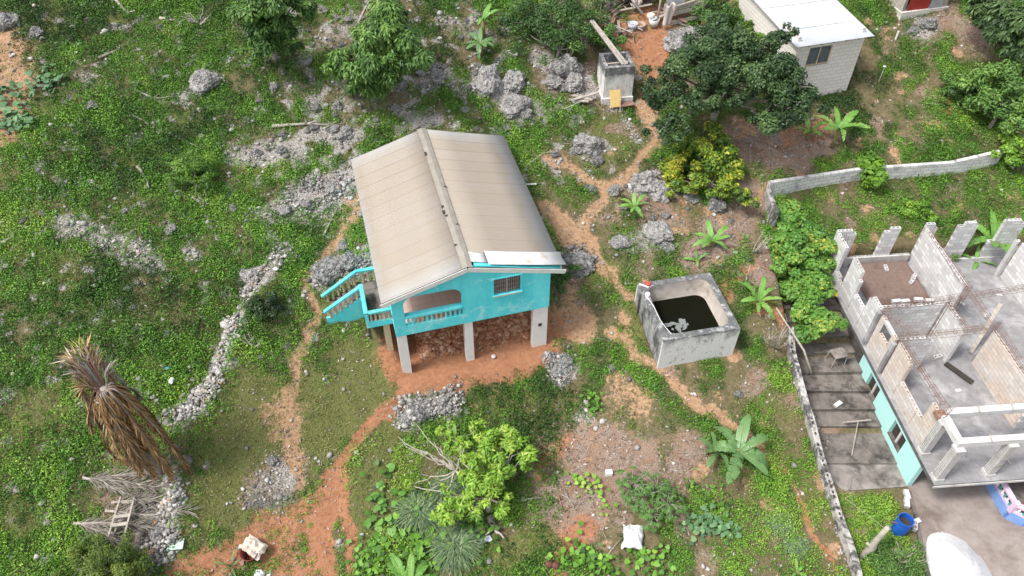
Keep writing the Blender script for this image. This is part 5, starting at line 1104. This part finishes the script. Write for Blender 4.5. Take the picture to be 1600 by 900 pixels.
tree('leafy_bush','bright green spreading bush at the right edge','bush',(1545,200),[(1500,135,1.5,.9),(1535,120,1.9,1.1),(1570,115,2.2,1.1),(1595,135,2.2,1.0),(1545,150,1.7,1.0),(1515,160,1.1,.7),(1575,160,1.7,1.0),(1590,185,1.3,.9),(1490,150,.9,.6)],'mango_leaf',14000,.2,.4,.66,.12,8,.52,trunk_h=.7)
tree('fruit_tree','dark glossy tree in the top right corner','tree',(1585,115),[(1545,20,2.8,.8),(1575,15,3.2,1.1),(1600,30,3.2,1.1),(1570,45,2.5,.8),(1600,60,2.4,.9),(1540,5,3.0,.7)],'dark_leaf',8000,.34,.3,.58,.14,7,.5,trunk_h=1.0,hang=True,droop=.5)
tree('leafy_bush','bright yellow green bush at the right edge above the wall end','bush',(1597,262),[(1590,225,1.2,.7),(1605,240,1.2,.8),(1580,240,.9,.5)],'lime_leaf',3600,.2,.5,.35,.08,7,trunk_h=.3)
tree('vine_thicket','thick bright vine mass smothering the wall left of the unfinished building','vine',(1245,470),[(1200,338,1.7,.5),(1222,345,1.8,.65),(1250,352,1.8,.7),(1205,362,1.5,.6),(1272,366,1.6,.6),(1235,372,1.7,.7),(1215,388,1.3,.7),(1240,395,1.5,.8),(1270,388,1.4,.7),(1215,420,.9,.6),(1245,430,1.3,.8),(1275,415,1.2,.7),(1255,465,1.2,.7),(1280,450,1.1,.6),(1255,500,1.0,.7),(1280,490,1.1,.65),(1275,515,.8,.5),(1225,455,.6,.5),(1298,392,1.0,.45)],'vine_leaf',40000,.16,.75,.6,.06,11,.62,.6,trunk_h=0,tvar=.14)
tree('pigeon_bush','feathery yellow green shrub on the left slope','shrub',(305,300),[(300,262,.9,.75),(280,270,.8,.6),(325,265,.8,.6),(300,245,1.1,.6),(315,285,.5,.5)],'lime_leaf',5200,.12,.25,.14,.06,9,.5,trunk_h=.3,bark='twig')
tree('dark_bush','small black green bush at the foot of the dry stone wall','bush',(412,490),[(412,478,.45,.55),(395,475,.35,.4),(428,475,.35,.4)],'dark_leaf',4200,.10,.45,.12,.05,8,.5,trunk_h=.1)
tree('cypress_bush','yellow green conifer bush at the lower left edge','conifer',(165,905),[(165,865,1.0,.7),(135,872,.8,.6),(195,875,.8,.65),(120,890,.6,.5),(215,892,.6,.5),(170,890,1.0,.8),(150,895,.8,.6)],'conifer',15000,.10,.3,.45,.08,12,.35,.9,trunk_h=.5,tvar=.2)
tree('lime_tree','lime green tree with bare grey branches below the house','tree',(762,800),[(700,675,1.9,.35),(695,698,1.6,.3),(722,690,1.9,.3),(740,675,1.8,.35),(785,685,2.0,.55),(770,710,2.1,.5),(745,720,2.0,.5),(815,705,1.9,.45),(800,690,2.0,.45),(825,700,1.7,.3),(755,745,1.9,.55),(780,740,2.0,.5),(735,735,1.8,.4),(770,765,1.5,.45),(740,780,1.4,.4),(705,790,1.3,.4),(715,800,1.1,.35),(690,805,1.0,.35),(695,770,1.3,.25),(785,790,1.1,.35),(640,758,1.0,.16),(735,798,1.2,.35)],'lime_leaf',9000,.22,.34,.55,.1,7,.52,.8,trunk_h=1.1,bark='twig',tvar=.12,hang=True,droop=-.35)
def bare_branches():
    q=atz(712,735,1.9); B=MB()
    for ex,ey,h in((628,690,2.4),(622,682,2.5),(640,700,2.2),(650,662,2.3),(640,760,1.3),(678,690,2.6),(665,705,2.4),(668,770,1.4),(695,770,1.6),(725,700,2.5)):
        b=atz(ex,ey,h); p=limb(B,q,b,.035,.012,.12,6,5)
        for _ in range(2): s=p[random.randint(2,5)]; limb(B,s,np.array(s)+np.array([random.gauss(-.25,.2),random.gauss(0,.25),random.gauss(.1,.15)]),.014,.006,.1,3,4)
    limb(B,G(757,795),q,.07,.05,.06,4,7); tag(B.build('dead_branch',M['twig'],None,True),'bare grey branches reaching left out of the lime green tree','branch')
bare_branches()
tree('wall_shrub','light green broadleaf shrub growing at the retaining wall','shrub',(1360,292),[(1358,262,1.0,.5),(1362,278,.7,.45),(1355,245,1.2,.35)],'lime_leaf',1300,.3,.5,.2,.05,7,trunk_h=.5)
tree('weed_bush','yellow green weed clump behind the unfinished building','bush',(1430,340),[(1430,325,.4,.55),(1410,332,.3,.4),(1450,335,.3,.4)],'lime_leaf',2300,.12,.5,.35,.04,7,trunk_h=.05)
tree('roadside_shrub','grey green twiggy shrub beside the white sand heap','shrub',(1405,900),[(1385,880,.7,.6),(1405,865,.8,.6),(1425,885,.7,.6),(1435,860,.7,.4),(1400,895,.7,.6),(1375,860,.4,.3)],'mango_leaf',4800,.09,.4,.62,.05,8,.6,trunk_h=.1,bark='twig')
tree('roadside_shrub','small bright green bush below the blue barrel','bush',(1378,845),[(1377,838,.35,.35)],'lime_leaf',900,.09,.4,.25,.03,7,trunk_h=.05)
tree('weed_bush','bushy weeds on the slab corner behind the middle wall','weeds',(1493,405),[(1493,398,.35,.35)],'mango_leaf',600,.1,.5,.4,.03,6,trunk_h=.05)
tree('leafy_bush','dark green bush against the right side wall of the house','bush',(884,440),[(884,425,.5,.4),(878,445,.3,.3)],'mango_leaf',1600,.12,.45,.35,.03,7,trunk_h=.05)
# bare shrubs
def bare(name,px,py,h,spread,label,n=9,cat='dead shrub'):
    q=G(px,py); B=MB()
    for k in range(n):
        a=random.uniform(0,6.28); e=q+np.array([math.cos(a)*spread*random.uniform(.4,1),math.sin(a)*spread*random.uniform(.4,1),h*random.uniform(.5,1)]); p=limb(B,q,e,.03,.01,.12,5,5)
        for _ in range(3): s=p[random.randint(2,5)]; limb(B,s,np.array(s)+np.array([random.gauss(0,.25),random.gauss(0,.25),random.uniform(.1,.4)])*h*.5,.012,.005,.1,3,4)
    tag(B.build(name,M['twig'],None,True),label,cat)
bare('dead_shrub',1212,545,1.9,.9,'leafless pale shrub between the tank and the vine thicket',11)
bare('dead_shrub',1178,395,1.2,.6,'bleached branching stump by the banana plants',7); bare('dead_shrub',1165,440,.9,.7,'thin dry branch near the tank banana plant',3)
bare('dead_shrub',320,320,.5,.55,'splayed grey stump with bare roots on the left slope',10,'stump'); bare('dead_shrub',312,38,.6,.9,'heap of bare roots under a stump near the top left',16,'root heap')
bare('dead_shrub',888,100,1.0,.5,'bent bare stems on the outcrop above the timber pile',6); bare('dead_shrub',865,45,2.2,.8,'bleached bare branches in the dark bush',7); bare('dead_shrub',1405,880,1.2,.6,'dry grey twigs beside the white sand heap',14); bare('dead_shrub',400,545,.7,.6,'thin yellow stems beside the dry stone wall',6)
def log(pts,r,label,m='twig',name='branch',cat='branch',dz=.06):
    P=[G(*p,dz) for p in pts]; B=MB(); B.tube(P,[r*(1-.55*i/(len(P)-1)) for i in range(len(P))],6)
    for _ in range(2):
        s=P[len(P)//2]; limb(B,s,s+np.array([random.gauss(0,.4),random.gauss(0,.4),.15]),r*.5,r*.2,.1,3,5)
    tag(B.build(name,M[m],None,True),label,cat)
log([(425,199),(450,197),(480,195),(532,198)],.09,'long bleached log above the left roof corner'); log([(505,203),(520,195),(535,188)],.05,'short branch crossing the bleached log'); log([(205,180),(225,190),(238,202),(242,205)],.05,'forked pale branch on the upper left slope'); log([(265,210),(290,222),(320,236)],.05,'long pale branch lying below the forked branch')
log([(212,142),(240,155),(258,165)],.04,'pale branch high on the left slope'); log([(155,92),(188,78)],.08,'brown log beside rubble on the upper left slope','bark'); log([(216,262),(232,285)],.10,'dark rotten stump log on the left slope','bark'); log([(250,30),(285,35)],.09,'thick pale log near the top left','twig'); log([(0,385),(20,372)],.12,'brown log at the left edge','wood'); log([(180,0),(200,22)],.1,'curved pale trunk at the top left edge'); log([(560,38),(572,12),(580,0)],.06,'thin pale trunk at the top beside the leafy tree')
log([(820,262),(850,240),(858,232)],.03,'thin pole on the ground off the right eave'); log([(430,560),(400,530)],.02,'thin dry stem in the grass'); log([(505,372),(520,340)],.05,'twisted driftwood stick left of the eave'); log([(872,775),(880,800)],.05,'burnt stick on the bare circle, left one','redwood'); log([(884,772),(898,798)],.04,'grey stick on the bare circle, right one','bark'); log([(880,775),(905,790)],.03,'thin charred stick on the bare circle','bark')
log([(764,808),(772,825),(778,835)],.14,'pale rotten log under the lime green tree','wood','log','log'); log([(796,780),(812,785)],.05,'short stick at the edge of the bare circle','wood'); log([(935,895),(955,860),(975,838)],.03,'thin stake leaning by the white sheet','wood'); log([(930,230),(880,225)],.015,'thin wire lying on the slope off the roof','wood')
# ---------------------------------------------------------------- banana plants
def banana_leaf(L,W,arch,twist,nseg=16):
    B=MB(); rr=random.Random(int(arch*100))
    def at(t): return L*(t-.18*arch*t*t), L*(.62*t-arch*.75*t*t), W*.74*(math.sin(PI*min(1,.07+t*.92))**.5)*(1-.2*t) if .06<t<.999 else W*.04
    for i in range(nseg):
        t0,t1=i/nseg,(i+1)/nseg; a,b=at(t0),at(t1)
        for s in(-1,1):
            tear=rr.random()<.45; g=rr.uniform(.1,.45)*(t1-t0)*L if tear else 0; dz=-rr.uniform(0,.10)*L*.4 if tear else 0; o=len(B.v); ln=1+(rr.uniform(-.16,.05) if tear else 0)
            for (y,z,w),gg in((a,g),(b,-g*.3)):
                tw=twist*(t0+t1)**2/4
                B.v+=[(tw,y,z-.05*w),(tw+s*w*.5,y+gg*.4+.10*w,z+.09*w*(1-1.3*t0)+dz*.4),(tw+s*w*ln,y+gg+.22*w,z+.16*w*(1-1.6*t0)+dz)]
            B.f+=[(o,o+1,o+4,o+3),(o+1,o+2,o+5,o+4)] if s>0 else [(o,o+3,o+4,o+1),(o+1,o+4,o+5,o+2)]
    B.tube([(twist*(k/6)**2,at(k/6)[0],at(k/6)[1]-.012*L) for k in range(7)],[.022*L*(1-.8*k/6) for k in range(7)],5)
    me=bpy.data.meshes.new('leaf'); me.from_pydata(B.v,[],B.f); return me
    for i in range(nseg+1):
        t=i/nseg; y=L*(t-.18*arch*t*t); z=L*(.62*t-arch*.75*t*t); w=W*.74*(math.sin(PI*min(1,.07+t*.92))**.5)*(1-.2*t) if .06<t<.999 else W*.04
        for k,s in enumerate((-1,-.5,0,.5,1)):
            jag=1+.10*math.sin(i*2.3+k)+( -.16 if (i*7+k*3)%5==0 and abs(s)==1 else 0); B.v.append((s*w*jag+twist*t*t,y,z+.20*w*(abs(s)-.0)*(1-1.3*t)-(.05*w if s==0 else 0)))
    for i in range(nseg):
        for k in range(4): a=i*5+k; B.f.append((a,a+1,a+6,a+5))
    me=bpy.data.meshes.new('leaf'); me.from_pydata(B.v,[],B.f); me.polygons.foreach_set('use_smooth',[True]*len(me.polygons)); return me
BL=[banana_leaf(1.0,.15,a,t) for a,t in((.5,.05),(.8,-.06),(1.05,.1),(.65,0.),(1.2,-.1))]
for me in BL: me.materials.append(M['banana'])
BLD=[me.copy() for me in BL]
for me in BLD: me.materials.clear(); me.materials.append(M['banana_dull'])
def banana(px,py,h,L,n,label,dull=False,az=None,stem=True,name='banana_plant',wide=1.0,pitch=(0,.5)):
    q=G(px,py); e=empty(name,q); tag(e,label,'banana plant')
    if h>.05:
        B=MB(); B.tube([(0,0,-.1),(.02,.0,h*.5),(.0,.03,h)],[.09+.03*h,.08+.02*h,.06],8); B.build('stem',M['stem'],e,True)
    for k in range(n):
        o=bpy.data.objects.new('leaf',(BLD if dull else BL)[k%5]); COL.objects.link(o); o.parent=e
        a=(az[k] if az else 2*PI*k/n*1.0+random.uniform(-.35,.35)); l=L*random.uniform(.8,1.15); o.location=(0,0,max(0,h-.06)); o.rotation_euler=(random.uniform(*pitch),random.uniform(-.3,.3),a); o.scale=(l*1.05*wide,l,l)
    return e
banana(990,330,.35,1.05,7,'young bright banana plant between dark outcrop and path'); banana(1112,385,.4,1.15,7,'banana plant in the dry litter above the tank'); banana(1088,410,.15,.75,4,'smallest banana sucker just behind the tank'); banana(1182,478,.4,1.2,7,'banana plant beside the right rim of the tank')
banana(1148,722,.9,1.75,7,'large drooping banana plant on the path right of the bare circle',True,[-.4,-1.25,-1.85,2.65,1.2,-2.4,.5],wide=1.3,pitch=(-.35,.15)); banana(1118,715,.4,1.0,4,'small banana plant left of the large drooping one',True,[1.2,2.4,3.4,.4])
banana(1300,230,1.1,1.6,9,'tall banana plant below the small block house'); banana(1262,215,.4,1.1,6,'short banana plant left of the tall one below the block house'); banana(1540,400,.9,2.0,8,'tall banana plant behind the back piers of the unfinished building',False,[.1,.6,-.5,-1.5,1.6,2.6,-2.4,3.5]); banana(1520,415,.3,1.0,5,'low banana sucker behind the back piers of the unfinished building')
banana(752,85,.7,1.25,9,'dark banana plant on the slope above the roof',True,pitch=(-.2,.3)); banana(640,925,.3,1.5,7,'banana plant cut by the bottom edge below the lime green tree',False,[.1,.5,-.45,1.1,-1.2,-1.7,2.4]); banana(755,60,1.1,1.1,4,'young banana shoot above the dark banana plant',False); banana(712,690,.3,.8,4,'young banana plant hidden behind the bare branches',False)
banana(872,160,.1,.5,5,'small bright leafed plant by the timber pile'); banana(1245,895,.1,.5,5,'small yellowing plant at the bottom right of the grass'); banana(362,885,.05,.75,5,'pale striped spiky plant beside the dark red pot',True,wide=.4,pitch=(.2,.7))
# ---------------------------------------------------------------- tufts of long grass
def tuft(px,py,Rr,n,L,label):
    q=G(px,py); a=rng.uniform(0,2*PI,n); up=rng.uniform(.35,1.25,n); V=[];T=[]
    base=np.stack([rng.normal(0,.12,n)*Rr,rng.normal(0,.12,n)*Rr,np.zeros(n)],1); d=np.stack([np.cos(a),np.sin(a),up],1); d=unit(d); l=L*rng.uniform(.6,1.1,n); s=np.stack([-np.sin(a),np.cos(a),np.zeros(n)],1)*.02
    prev=base; 
    for i in range(1,5):
        t=i/4; nx=base+d*l[:,None]*t+np.array([0,0,-.55])*(t*t*l)[:,None]; w0=s*(1.25-(i-1)/4); w1=s*(1.25-i/4)
        V.append(np.stack([prev-w0,prev+w0,nx+w1,nx-w1],1)); T.append(rng.normal(.45,.2,n)); prev=nx
    o=quads_mesh('grass_tuft',np.concatenate(V),np.clip(np.concatenate(T),0,1),M['lemongrass']); o.location=tuple(q); tag(o,label,'grass tuft')
tuft(655,800,1.2,1100,1.3,'left grey green tuft of long grass below the house'); tuft(712,850,1.3,1200,1.35,'lower grey green tuft of long grass beside the white scrap'); tuft(700,765,1,800,1.0,'upper tuft of long grass under the bare branches'); tuft(690,825,1,500,.9,'middle tuft of long grass between the other two')
tuft(1215,815,1.4,420,.6,'bright coarse grass tuft by the right path'); tuft(1240,850,1.2,380,.55,'coarse grass tuft lower on the right path')
# ---------------------------------------------------------------- creeping squash and yam patches
def patch(name,pts,n,Ls,label,mat='squash_leaf',tm=.45,sp=.8,cat='creeper',h=.25):
    P=np.array([G(*p) for p in pts]); I=rng.integers(0,len(P),n); x=P[I,0]+rng.normal(0,sp*.5,n); y=P[I,1]+rng.normal(0,sp*.5,n); z=gz(x,y)+rng.uniform(.1,h+.1,n)
    Q=[];T=[]
    N=unit(rng.normal(0,.28,(n,3))+np.array([0,-.15,1.])); a=rng.uniform(0,2*PI,n); L=Ls*rng.uniform(.65,1.2,n); D=unit(np.stack([np.cos(a),np.sin(a),np.zeros(n)],1)-N*(N[:,:1]*np.cos(a)[:,None]+N[:,1:2]*np.sin(a)[:,None])); S=np.cross(N,D); C=np.stack([x,y,z],1); t=np.clip(rng.normal(tm,.18,n),0,1)
    R_=[(0,-.30),(.42,-.45),(.52,0),(.32,.38),(0,.58),(-.32,.38),(-.52,0),(-.42,-.45)]
    pt=[C+S*(u*L)[:,None]+D*(v*L)[:,None]-N*((u*u)*.25*L)[:,None] for u,v in R_]
    for i,j,k,l in((0,1,2,3),(0,3,4,5),(0,5,6,7)): Q.append(np.stack([pt[i],pt[j],pt[k],pt[l]],1)); T.append(t)
    tag(quads_mesh(name,np.concatenate(Q),np.concatenate(T),M[mat]),label,cat,kind='stuff')
patch('squash_vine',[(10,188),(25,190)],60,.3,'blue green squash creeper at the left edge, lower patch'); patch('squash_vine',[(5,152),(30,148),(55,138),(80,130)],80,.26,'blue green squash creeper at the left edge, upper trail')
patch('yam_vine',[(600,790),(615,770),(608,745),(598,820)],34,.34,'round leafed vine climbing left of the long grass tufts','vine_leaf',.4); patch('yam_vine',[(630,835),(655,840),(680,850),(645,860),(670,870)],110,.24,'heart leafed creeper between the long grass tufts','weed',.42); patch('yam_vine',[(760,830),(750,815),(735,860)],80,.18,'dark creeper under the lime green tree','weed',.25)
patch('squash_vine',[(1085,825),(1110,822),(1135,828)],90,.2,'bright round leafed creeper in the lower right grass','squash_leaf',.5,.5); patch('squash_vine',[(885,880),(910,868),(930,885),(960,890),(1000,885),(1030,890)],150,.2,'green creeper along the bottom edge beside the white sheet','weed',.5,.8); patch('squash_vine',[(905,745),(915,760)],26,.17,'pale yellow green seedlings on the bare circle','weed',.85,.5); patch('squash_vine',[(930,640),(925,625)],40,.15,'small creeper on the rubble above the bare circle','weed',.4,.4)
patch('squash_vine',[(580,860),(600,880),(570,890)],50,.18,'creeper left of the bottom edge banana plant','weed',.5,.6); patch('squash_vine',[(940,795),(935,770)],24,.16,'yellowing seedlings right of the bare circle','weed',.8,.5); patch('yam_vine',[(1120,795),(1080,770),(1030,765)],60,.14,'low creeper beneath the cassava plants','weed',.35,.8)
# cassava plants with fingered leaves
def cassava(px,py,label,n=26,h=.9):
    q=G(px,py); e=empty('cassava_plant',q); tag(e,label,'cassava plant'); B=MB(); V=[];T=[]
    for k in range(n):
        a=random.uniform(0,6.28); r=random.uniform(.1,.65); p=np.array([r*math.cos(a),r*math.sin(a),h*random.uniform(.55,1.05)]); B.tube([(0,0,0),p*np.array([.4,.4,.9]),p],.012,4)
        for j in range(6):
            b=a+(j-2.5)*.55; d=np.array([math.cos(b),math.sin(b),-.25]); d/=np.linalg.norm(d); s=np.array([-math.sin(b),math.cos(b),0])*.03; L=random.uniform(.16,.24); V.append([p,p+d*L*.55+s,p+d*L,p+d*L*.55-s]); T.append(min(1,max(0,random.gauss(.5,.15))))
    B.build('stem',M['bark'],e); quads_mesh('foliage',np.array(V),T,M['squash_leaf' if 0 else 'mango_leaf'],e)
for x,y,l in((1000,790,'cassava plant nearest the white sheet'),(1025,775,'upper cassava plant right of the bare circle'),(1040,800,'rightmost cassava plant in the lower grass'),(1015,815,'lowest cassava plant behind the white sheet'),(985,770,'leftmost cassava plant at the bare circle edge')): cassava(x,y,l)
# ---------------------------------------------------------------- dead palm with hanging fronds
def palm():
    q=G(246,741); e=empty('dead_palm',q); tag(e,'dead coconut palm with brown fronds hanging round its trunk','palm'); Hp=6.0
    B=MB(); B.tube([(0,0,-.2),(.02,0,.5),(.05,.02,2.5),(.02,.0,5.0),(0,0,Hp-.6)],[.30,.22,.20,.17,.16],12); B.build('trunk',M['palm_bark'],e,True)
    def frond(a,L,out,mat,start=Hp-.6,droop=1.0,n=120,tm=.45,up=.25,w=.36):
        V=[];T=[]; dirv=np.array([math.cos(a),math.sin(a),0]); side=np.array([-math.sin(a),math.cos(a),0]); B=[]
        def at(t): return np.array([0,0,start])+dirv*(out*(1-(1-t)**2)*L*.40+.14)+np.array([0,0,up*L*math.sin(min(1,t*2.2)*PI)*.25-droop*L*max(0,t-.06)**1.05])
        pts=[at(i/10) for i in range(11)]; R_=MB(); R_.tube(pts,[.04*(1-.8*i/10) for i in range(11)],5)
        for i in range(n):
            t=.08+.9*i/n; p=at(t); tn=at(min(1,t+.02))-p; tn/=np.linalg.norm(tn)
            for s in(-1,1):
                d=tn*random.uniform(.7,1.1)+side*s*random.uniform(.15,.55)*w/.36+np.array([0,0,-.25])+np.array(dirv)*random.gauss(0,.15); d/=np.linalg.norm(d); l=random.uniform(.45,.8)*(1-.35*t); ww=side*.020+dirv*random.uniform(-.02,.02)
                m=p+d*l*.5; V.append([p,m+ww,p+d*l+np.array([0,0,-.05]),m-ww]); T.append(min(1,max(0,random.gauss(tm,.17))))
        f=R_.build('frond',M['bark'] if random.random()<.6 else M['redwood'],e,True); quads_mesh('leaflets',np.array(V),T,M[mat],f)
    for a,L,out,m,tm in((-.5,5.1,.45,'dead_frond',.38),(-.1,5.2,.6,'dead_frond',.33),(-.3,4.9,.3,'dead_frond',.5),(-1.0,4.9,.3,'dead_frond',.45),(.3,4.7,.45,'dead_frond',.28),(-1.2,4.0,.4,'dead_frond',.3),(-1.9,3.6,.45,'dead_frond',.5),(-2.6,3.8,.5,'dead_frond',.45),(3.1,3.4,.5,'dead_grey',.7),(2.4,3.2,.4,'dead_frond',.3),(1.2,3.6,.4,'dead_frond',.3),(-.8,3.4,.3,'dead_frond',.2),(-2.2,2.9,.25,'dead_grey',.55),(.8,3.9,.5,'dead_frond',.28),(-1.5,4.4,.35,'dead_frond',.4)): frond(a,L,out,m,tm=tm)
    for a,L,up,m,tm in((2.6,2.7,2.6,'dead_frond',.75),(2.2,2.8,3.0,'conifer',.9),(2.9,2.6,2.9,'dead_frond',.8),(1.9,2.6,3.1,'dead_frond',.7),(3.0,2.3,2.2,'dead_grey',.6),(1.8,2.2,2.6,'dead_frond',.75),(1.2,1.7,2.2,'dead_grey',.6),(3.6,1.8,1.8,'dead_frond',.5),(2.45,2.0,3.3,'dead_grey',.75)): frond(a,L,1.15,m,start=Hp-.8,droop=.85,tm=tm,up=up,n=70,w=.3)
    B=MB()
    for k in range(16):
        a=random.uniform(0,6.28); z=Hp-1.6+random.uniform(0,1.1); B.beam((.12*math.cos(a),.12*math.sin(a),z),(.42*math.cos(a),.42*math.sin(a),z-random.uniform(.1,.5)),.13,.05)
    B.build('frond_base',M['bark'],e)
palm()
def fallen(px,py,a,L,label,mat='dead_grey',tm=.5):
    q=G(px,py,.08); V=[];T=[]; d0=np.array([math.cos(a),math.sin(a),0]); s0=np.array([-math.sin(a),math.cos(a),0]); R_=MB()
    def at(t): p=q+d0*L*(t-.5); p[2]=float(gz(p[0],p[1]))+.14+.1*math.sin(t*PI); return p
    R_.tube([at(i/6) for i in range(7)],[.05*(1-.8*i/6) for i in range(7)],5)
    for i in range(60):
        t=.05+.95*i/60; p=at(t)
        for s in(-1,1):
            d=d0*random.uniform(.6,1.1)+s0*s*random.uniform(.2,.7)+np.array([0,0,random.gauss(-.02,.06)]); d/=np.linalg.norm(d); l=random.uniform(.3,.65); w=np.cross(d,[0,0,1])*.022; m=p+d*l*.5; V.append([p,m+w*.6,p+d*l,m-w*.6]); T.append(min(1,max(0,random.gauss(tm-.12,.22))))
    f=R_.build('fallen_frond',M['wood'],None,True); quads_mesh('leaflets',np.array(V),T,M[mat],f); tag(f,label,'palm frond')
for x,y,a,L,l in((205,745,.3,2.6,'fallen grey frond nearest the palm foot, pointing right'),(200,758,.05,2.8,'second fallen frond below the palm foot'),(190,770,-.2,2.6,'third fallen frond left of the stones'),(215,765,.15,2.4,'fallen frond touching the stones by the palm'),(180,822,.1,2.6,'fallen frond left of the small ladder'),(240,810,.05,3.0,'long fallen frond passing under the ladder rungs'),(170,840,-.3,2.2,'lowest fallen frond beside the conifer'),(205,800,1.2,2.0,'fallen frond lying upslope behind the ladder'),(225,785,.25,2.0,'short dark fallen frond above the ladder')): fallen(x,y,a,L,l)
def ladder():
    e=empty('ladder',G(197,815,.35),.05); tag(e,'short broken wooden ladder lying on the fallen fronds','ladder')
    for x in(-.28,.28): B=MB(); B.beam((x,-.75,0),(x*.9,.75,.12),.06,.05); B.build('rail',M['wood'],e)
    for y in(-.35,-.02): B=MB(); B.beam((-.3,y,.06),(.3,y+.05,.06),.13,.04); B.build('rung',M['wood'],e)
ladder()
# ---------------------------------------------------------------- small things on the ground
def small(name,px,py,build,mat,label,cat,rz=0,tilt=(0,0),dz=0.0,smooth=False):
    B=MB(); build(B); o=B.build(name,M[mat],None,smooth,G(px,py,dz)); o.rotation_euler=(tilt[0],tilt[1],rz); return tag(o,label,cat)
small('plastic_sheet',276,853,lambda B:B.box(-.28,.28,-.2,.2,0,.03),'green_sheet','pale green translucent sheet lying in the grass by the dry stone wall','sheet',.1,dz=.1)
e=empty('pot',G(392,868)); tag(e,'dark red round tub with a cream sack stuffed in it','tub')
B=MB(); B.lathe([(.001,0),(.24,0),(.33,.42),(.34,.46),(.31,.46),(.22,.06),(.001,.06)],20,None,False); B.build('tub_body',M['pot'],e,True); e.rotation_euler=(.15,.1,0)
def crumple(B,w,d,h,seed,n=14):
    for i in range(n+1):
        for j in range(n+1):
            u=i/n-.5; v=j/n-.5; p=Vector((u*4,v*4,seed)); r=max(0,1-(2*u)**4)*max(0,1-(2*v)**4); B.v.append((u*w*(1+.25*noise.noise(p)),v*d*(1+.25*noise.noise(p+Vector((5,0,0)))),h*r*(.55+.55*noise.noise(p*1.3))+.03*noise.noise(p*3)))
    B.f=[(i*(n+1)+j,(i+1)*(n+1)+j,(i+1)*(n+1)+j+1,i*(n+1)+j+1) for i in range(n) for j in range(n)]
small('sack',400,862,lambda B:crumple(B,.85,.6,.34,2),'bag','cream sack spilling out of the dark red tub','sack',-.5,(.15,.25),.38)
small('brick_board',378,872,lambda B:B.beam((-.05,.34,.1),(.12,-.34,.1),.13,.09),'redwood','short brown board leaning left of the dark red tub','board')
small('white_bag',405,898,lambda B:crumple(B,.4,.35,.3,9),'whiteplastic','white plastic bag on the red soil at the bottom edge','bag'); small('paper_scrap',420,897,lambda B:crumple(B,.15,.3,.06,4,5),'whiteplastic','thin white scrap right of the white plastic bag','scrap')
def sheet(B):
    n=10
    for i in range(n+1):
        for j in range(n+1):
            u=i/n; v=j/n; x=(u-.5)*.62*(.8+.25*math.sin(v*4+.4)); y=(v-.5)*.72+ .14*math.sin(u*4); B.v.append((x,y,.25+.28*v-.35*(2*abs(u-.45))**2*.5+.02*math.sin(u*13)))
    B.f=[(i*(n+1)+j,(i+1)*(n+1)+j,(i+1)*(n+1)+j+1,i*(n+1)+j+1) for i in range(n) for j in range(n)]
o=small('white_sheet',988,842,lambda B:crumple(B,.75,1.0,.4,5.5,16),'whiteplastic','curved white plastic sheet propped among the plants near the bottom','sheet',-.15,dz=.15,smooth=True); s=o.modifiers.new('s','SOLIDIFY'); s.thickness=.015
small('white_carton',951,741,lambda B:B.box(-.13,.13,-.1,.1,0,.2),'whiteplastic','small white carton on the bare circle','carton',.1); small('metal_scrap',755,848,lambda B:(B.beam((-.28,-.05,.1),(.2,.1,.12),.18,.03),B.beam((.16,.08,.12),(.3,.16,.1),.26,.03)),'greytin','grey metal scrap below the lime green tree','metal scrap')
for x,y,l in((858,884,'left of two brown coconut husks at the bottom edge'),(868,886,'right of two brown coconut husks at the bottom edge')): small('coconut_husk',x,y,lambda B:B.lathe([(.001,0),(.11,.03),(.16,.13),(.11,.24),(.001,.27)],12),'husk',l,'coconut husk',smooth=True)
small('cup',263,578,lambda B:crumple(B,.2,.16,.1,3,6),'bluebit','tiny blue plastic scrap on the left slope','scrap',dz=.1); small('can',271,596,lambda B:B.lathe([(.001,0),(.09,0),(.09,.2),(.001,.2)],12),'whiteplastic','small white can beside the blue scrap','can',tilt=(1.3,0),dz=.15)
small('pipe',830,292,lambda B:B.tube([(-.25,0,0),(.25,0,.03)],.04,7),'whiteplastic','short white pipe end sticking out beside the right eave','pipe',dz=.15); small('stone_white',771,559,lambda B:B.lathe([(.001,0),(.09,.02),(.1,.1),(.001,.15)],9),'zinc_white','small white stone on the red dirt under the house','stone',dz=.02)
small('white_post',1399,62,lambda B:B.tube([(0,0,0),(0,0,.5)],.05,7),'whiteplastic','short white post in the weeds below the red shed','post'); small('flower_stake',1372,130,lambda B:(B.tube([(0,0,0),(.02,0,1.0)],.015,5),B.lathe([(.001,.95),(.09,1.0),(.001,1.08)],8)),'cloth','thin stake with a pale pink tip in the weeds below the block house','stake')
# ---------------------------------------------------------------- light, sky and view
w=bpy.data.worlds.new('World'); scene.world=w; w.use_nodes=True; nt=w.node_tree; bg=nt.nodes['Background']
sky=nt.nodes.new('ShaderNodeTexSky'); sky.sky_type='NISHITA'; sky.sun_disc=False; sky.sun_elevation=R(58); sky.sun_rotation=R(-112); sky.dust_density=3; sky.air_density=1.0
hs_=nt.nodes.new('ShaderNodeHueSaturation'); hs_.inputs['Saturation'].default_value=.35; nt.links.new(sky.outputs[0],hs_.inputs['Color']); nt.links.new(hs_.outputs[0],bg.inputs['Color']); bg.inputs['Strength'].default_value=.125
sl=bpy.data.lights.new('sun','SUN'); sl.energy=1.7; sl.angle=R(12); sl.color=(1,.965,.91); so=bpy.data.objects.new('sun',sl); COL.objects.link(so)
az=R(-112); el=R(58); d=Vector((math.sin(az)*math.cos(el),math.cos(az)*math.cos(el),math.sin(el))); so.rotation_euler=d.to_track_quat('Z','Y').to_euler()
scene.view_settings.view_transform='Standard'; scene.view_settings.look='None'; scene.view_settings.exposure=1.0; scene.view_settings.gamma=1
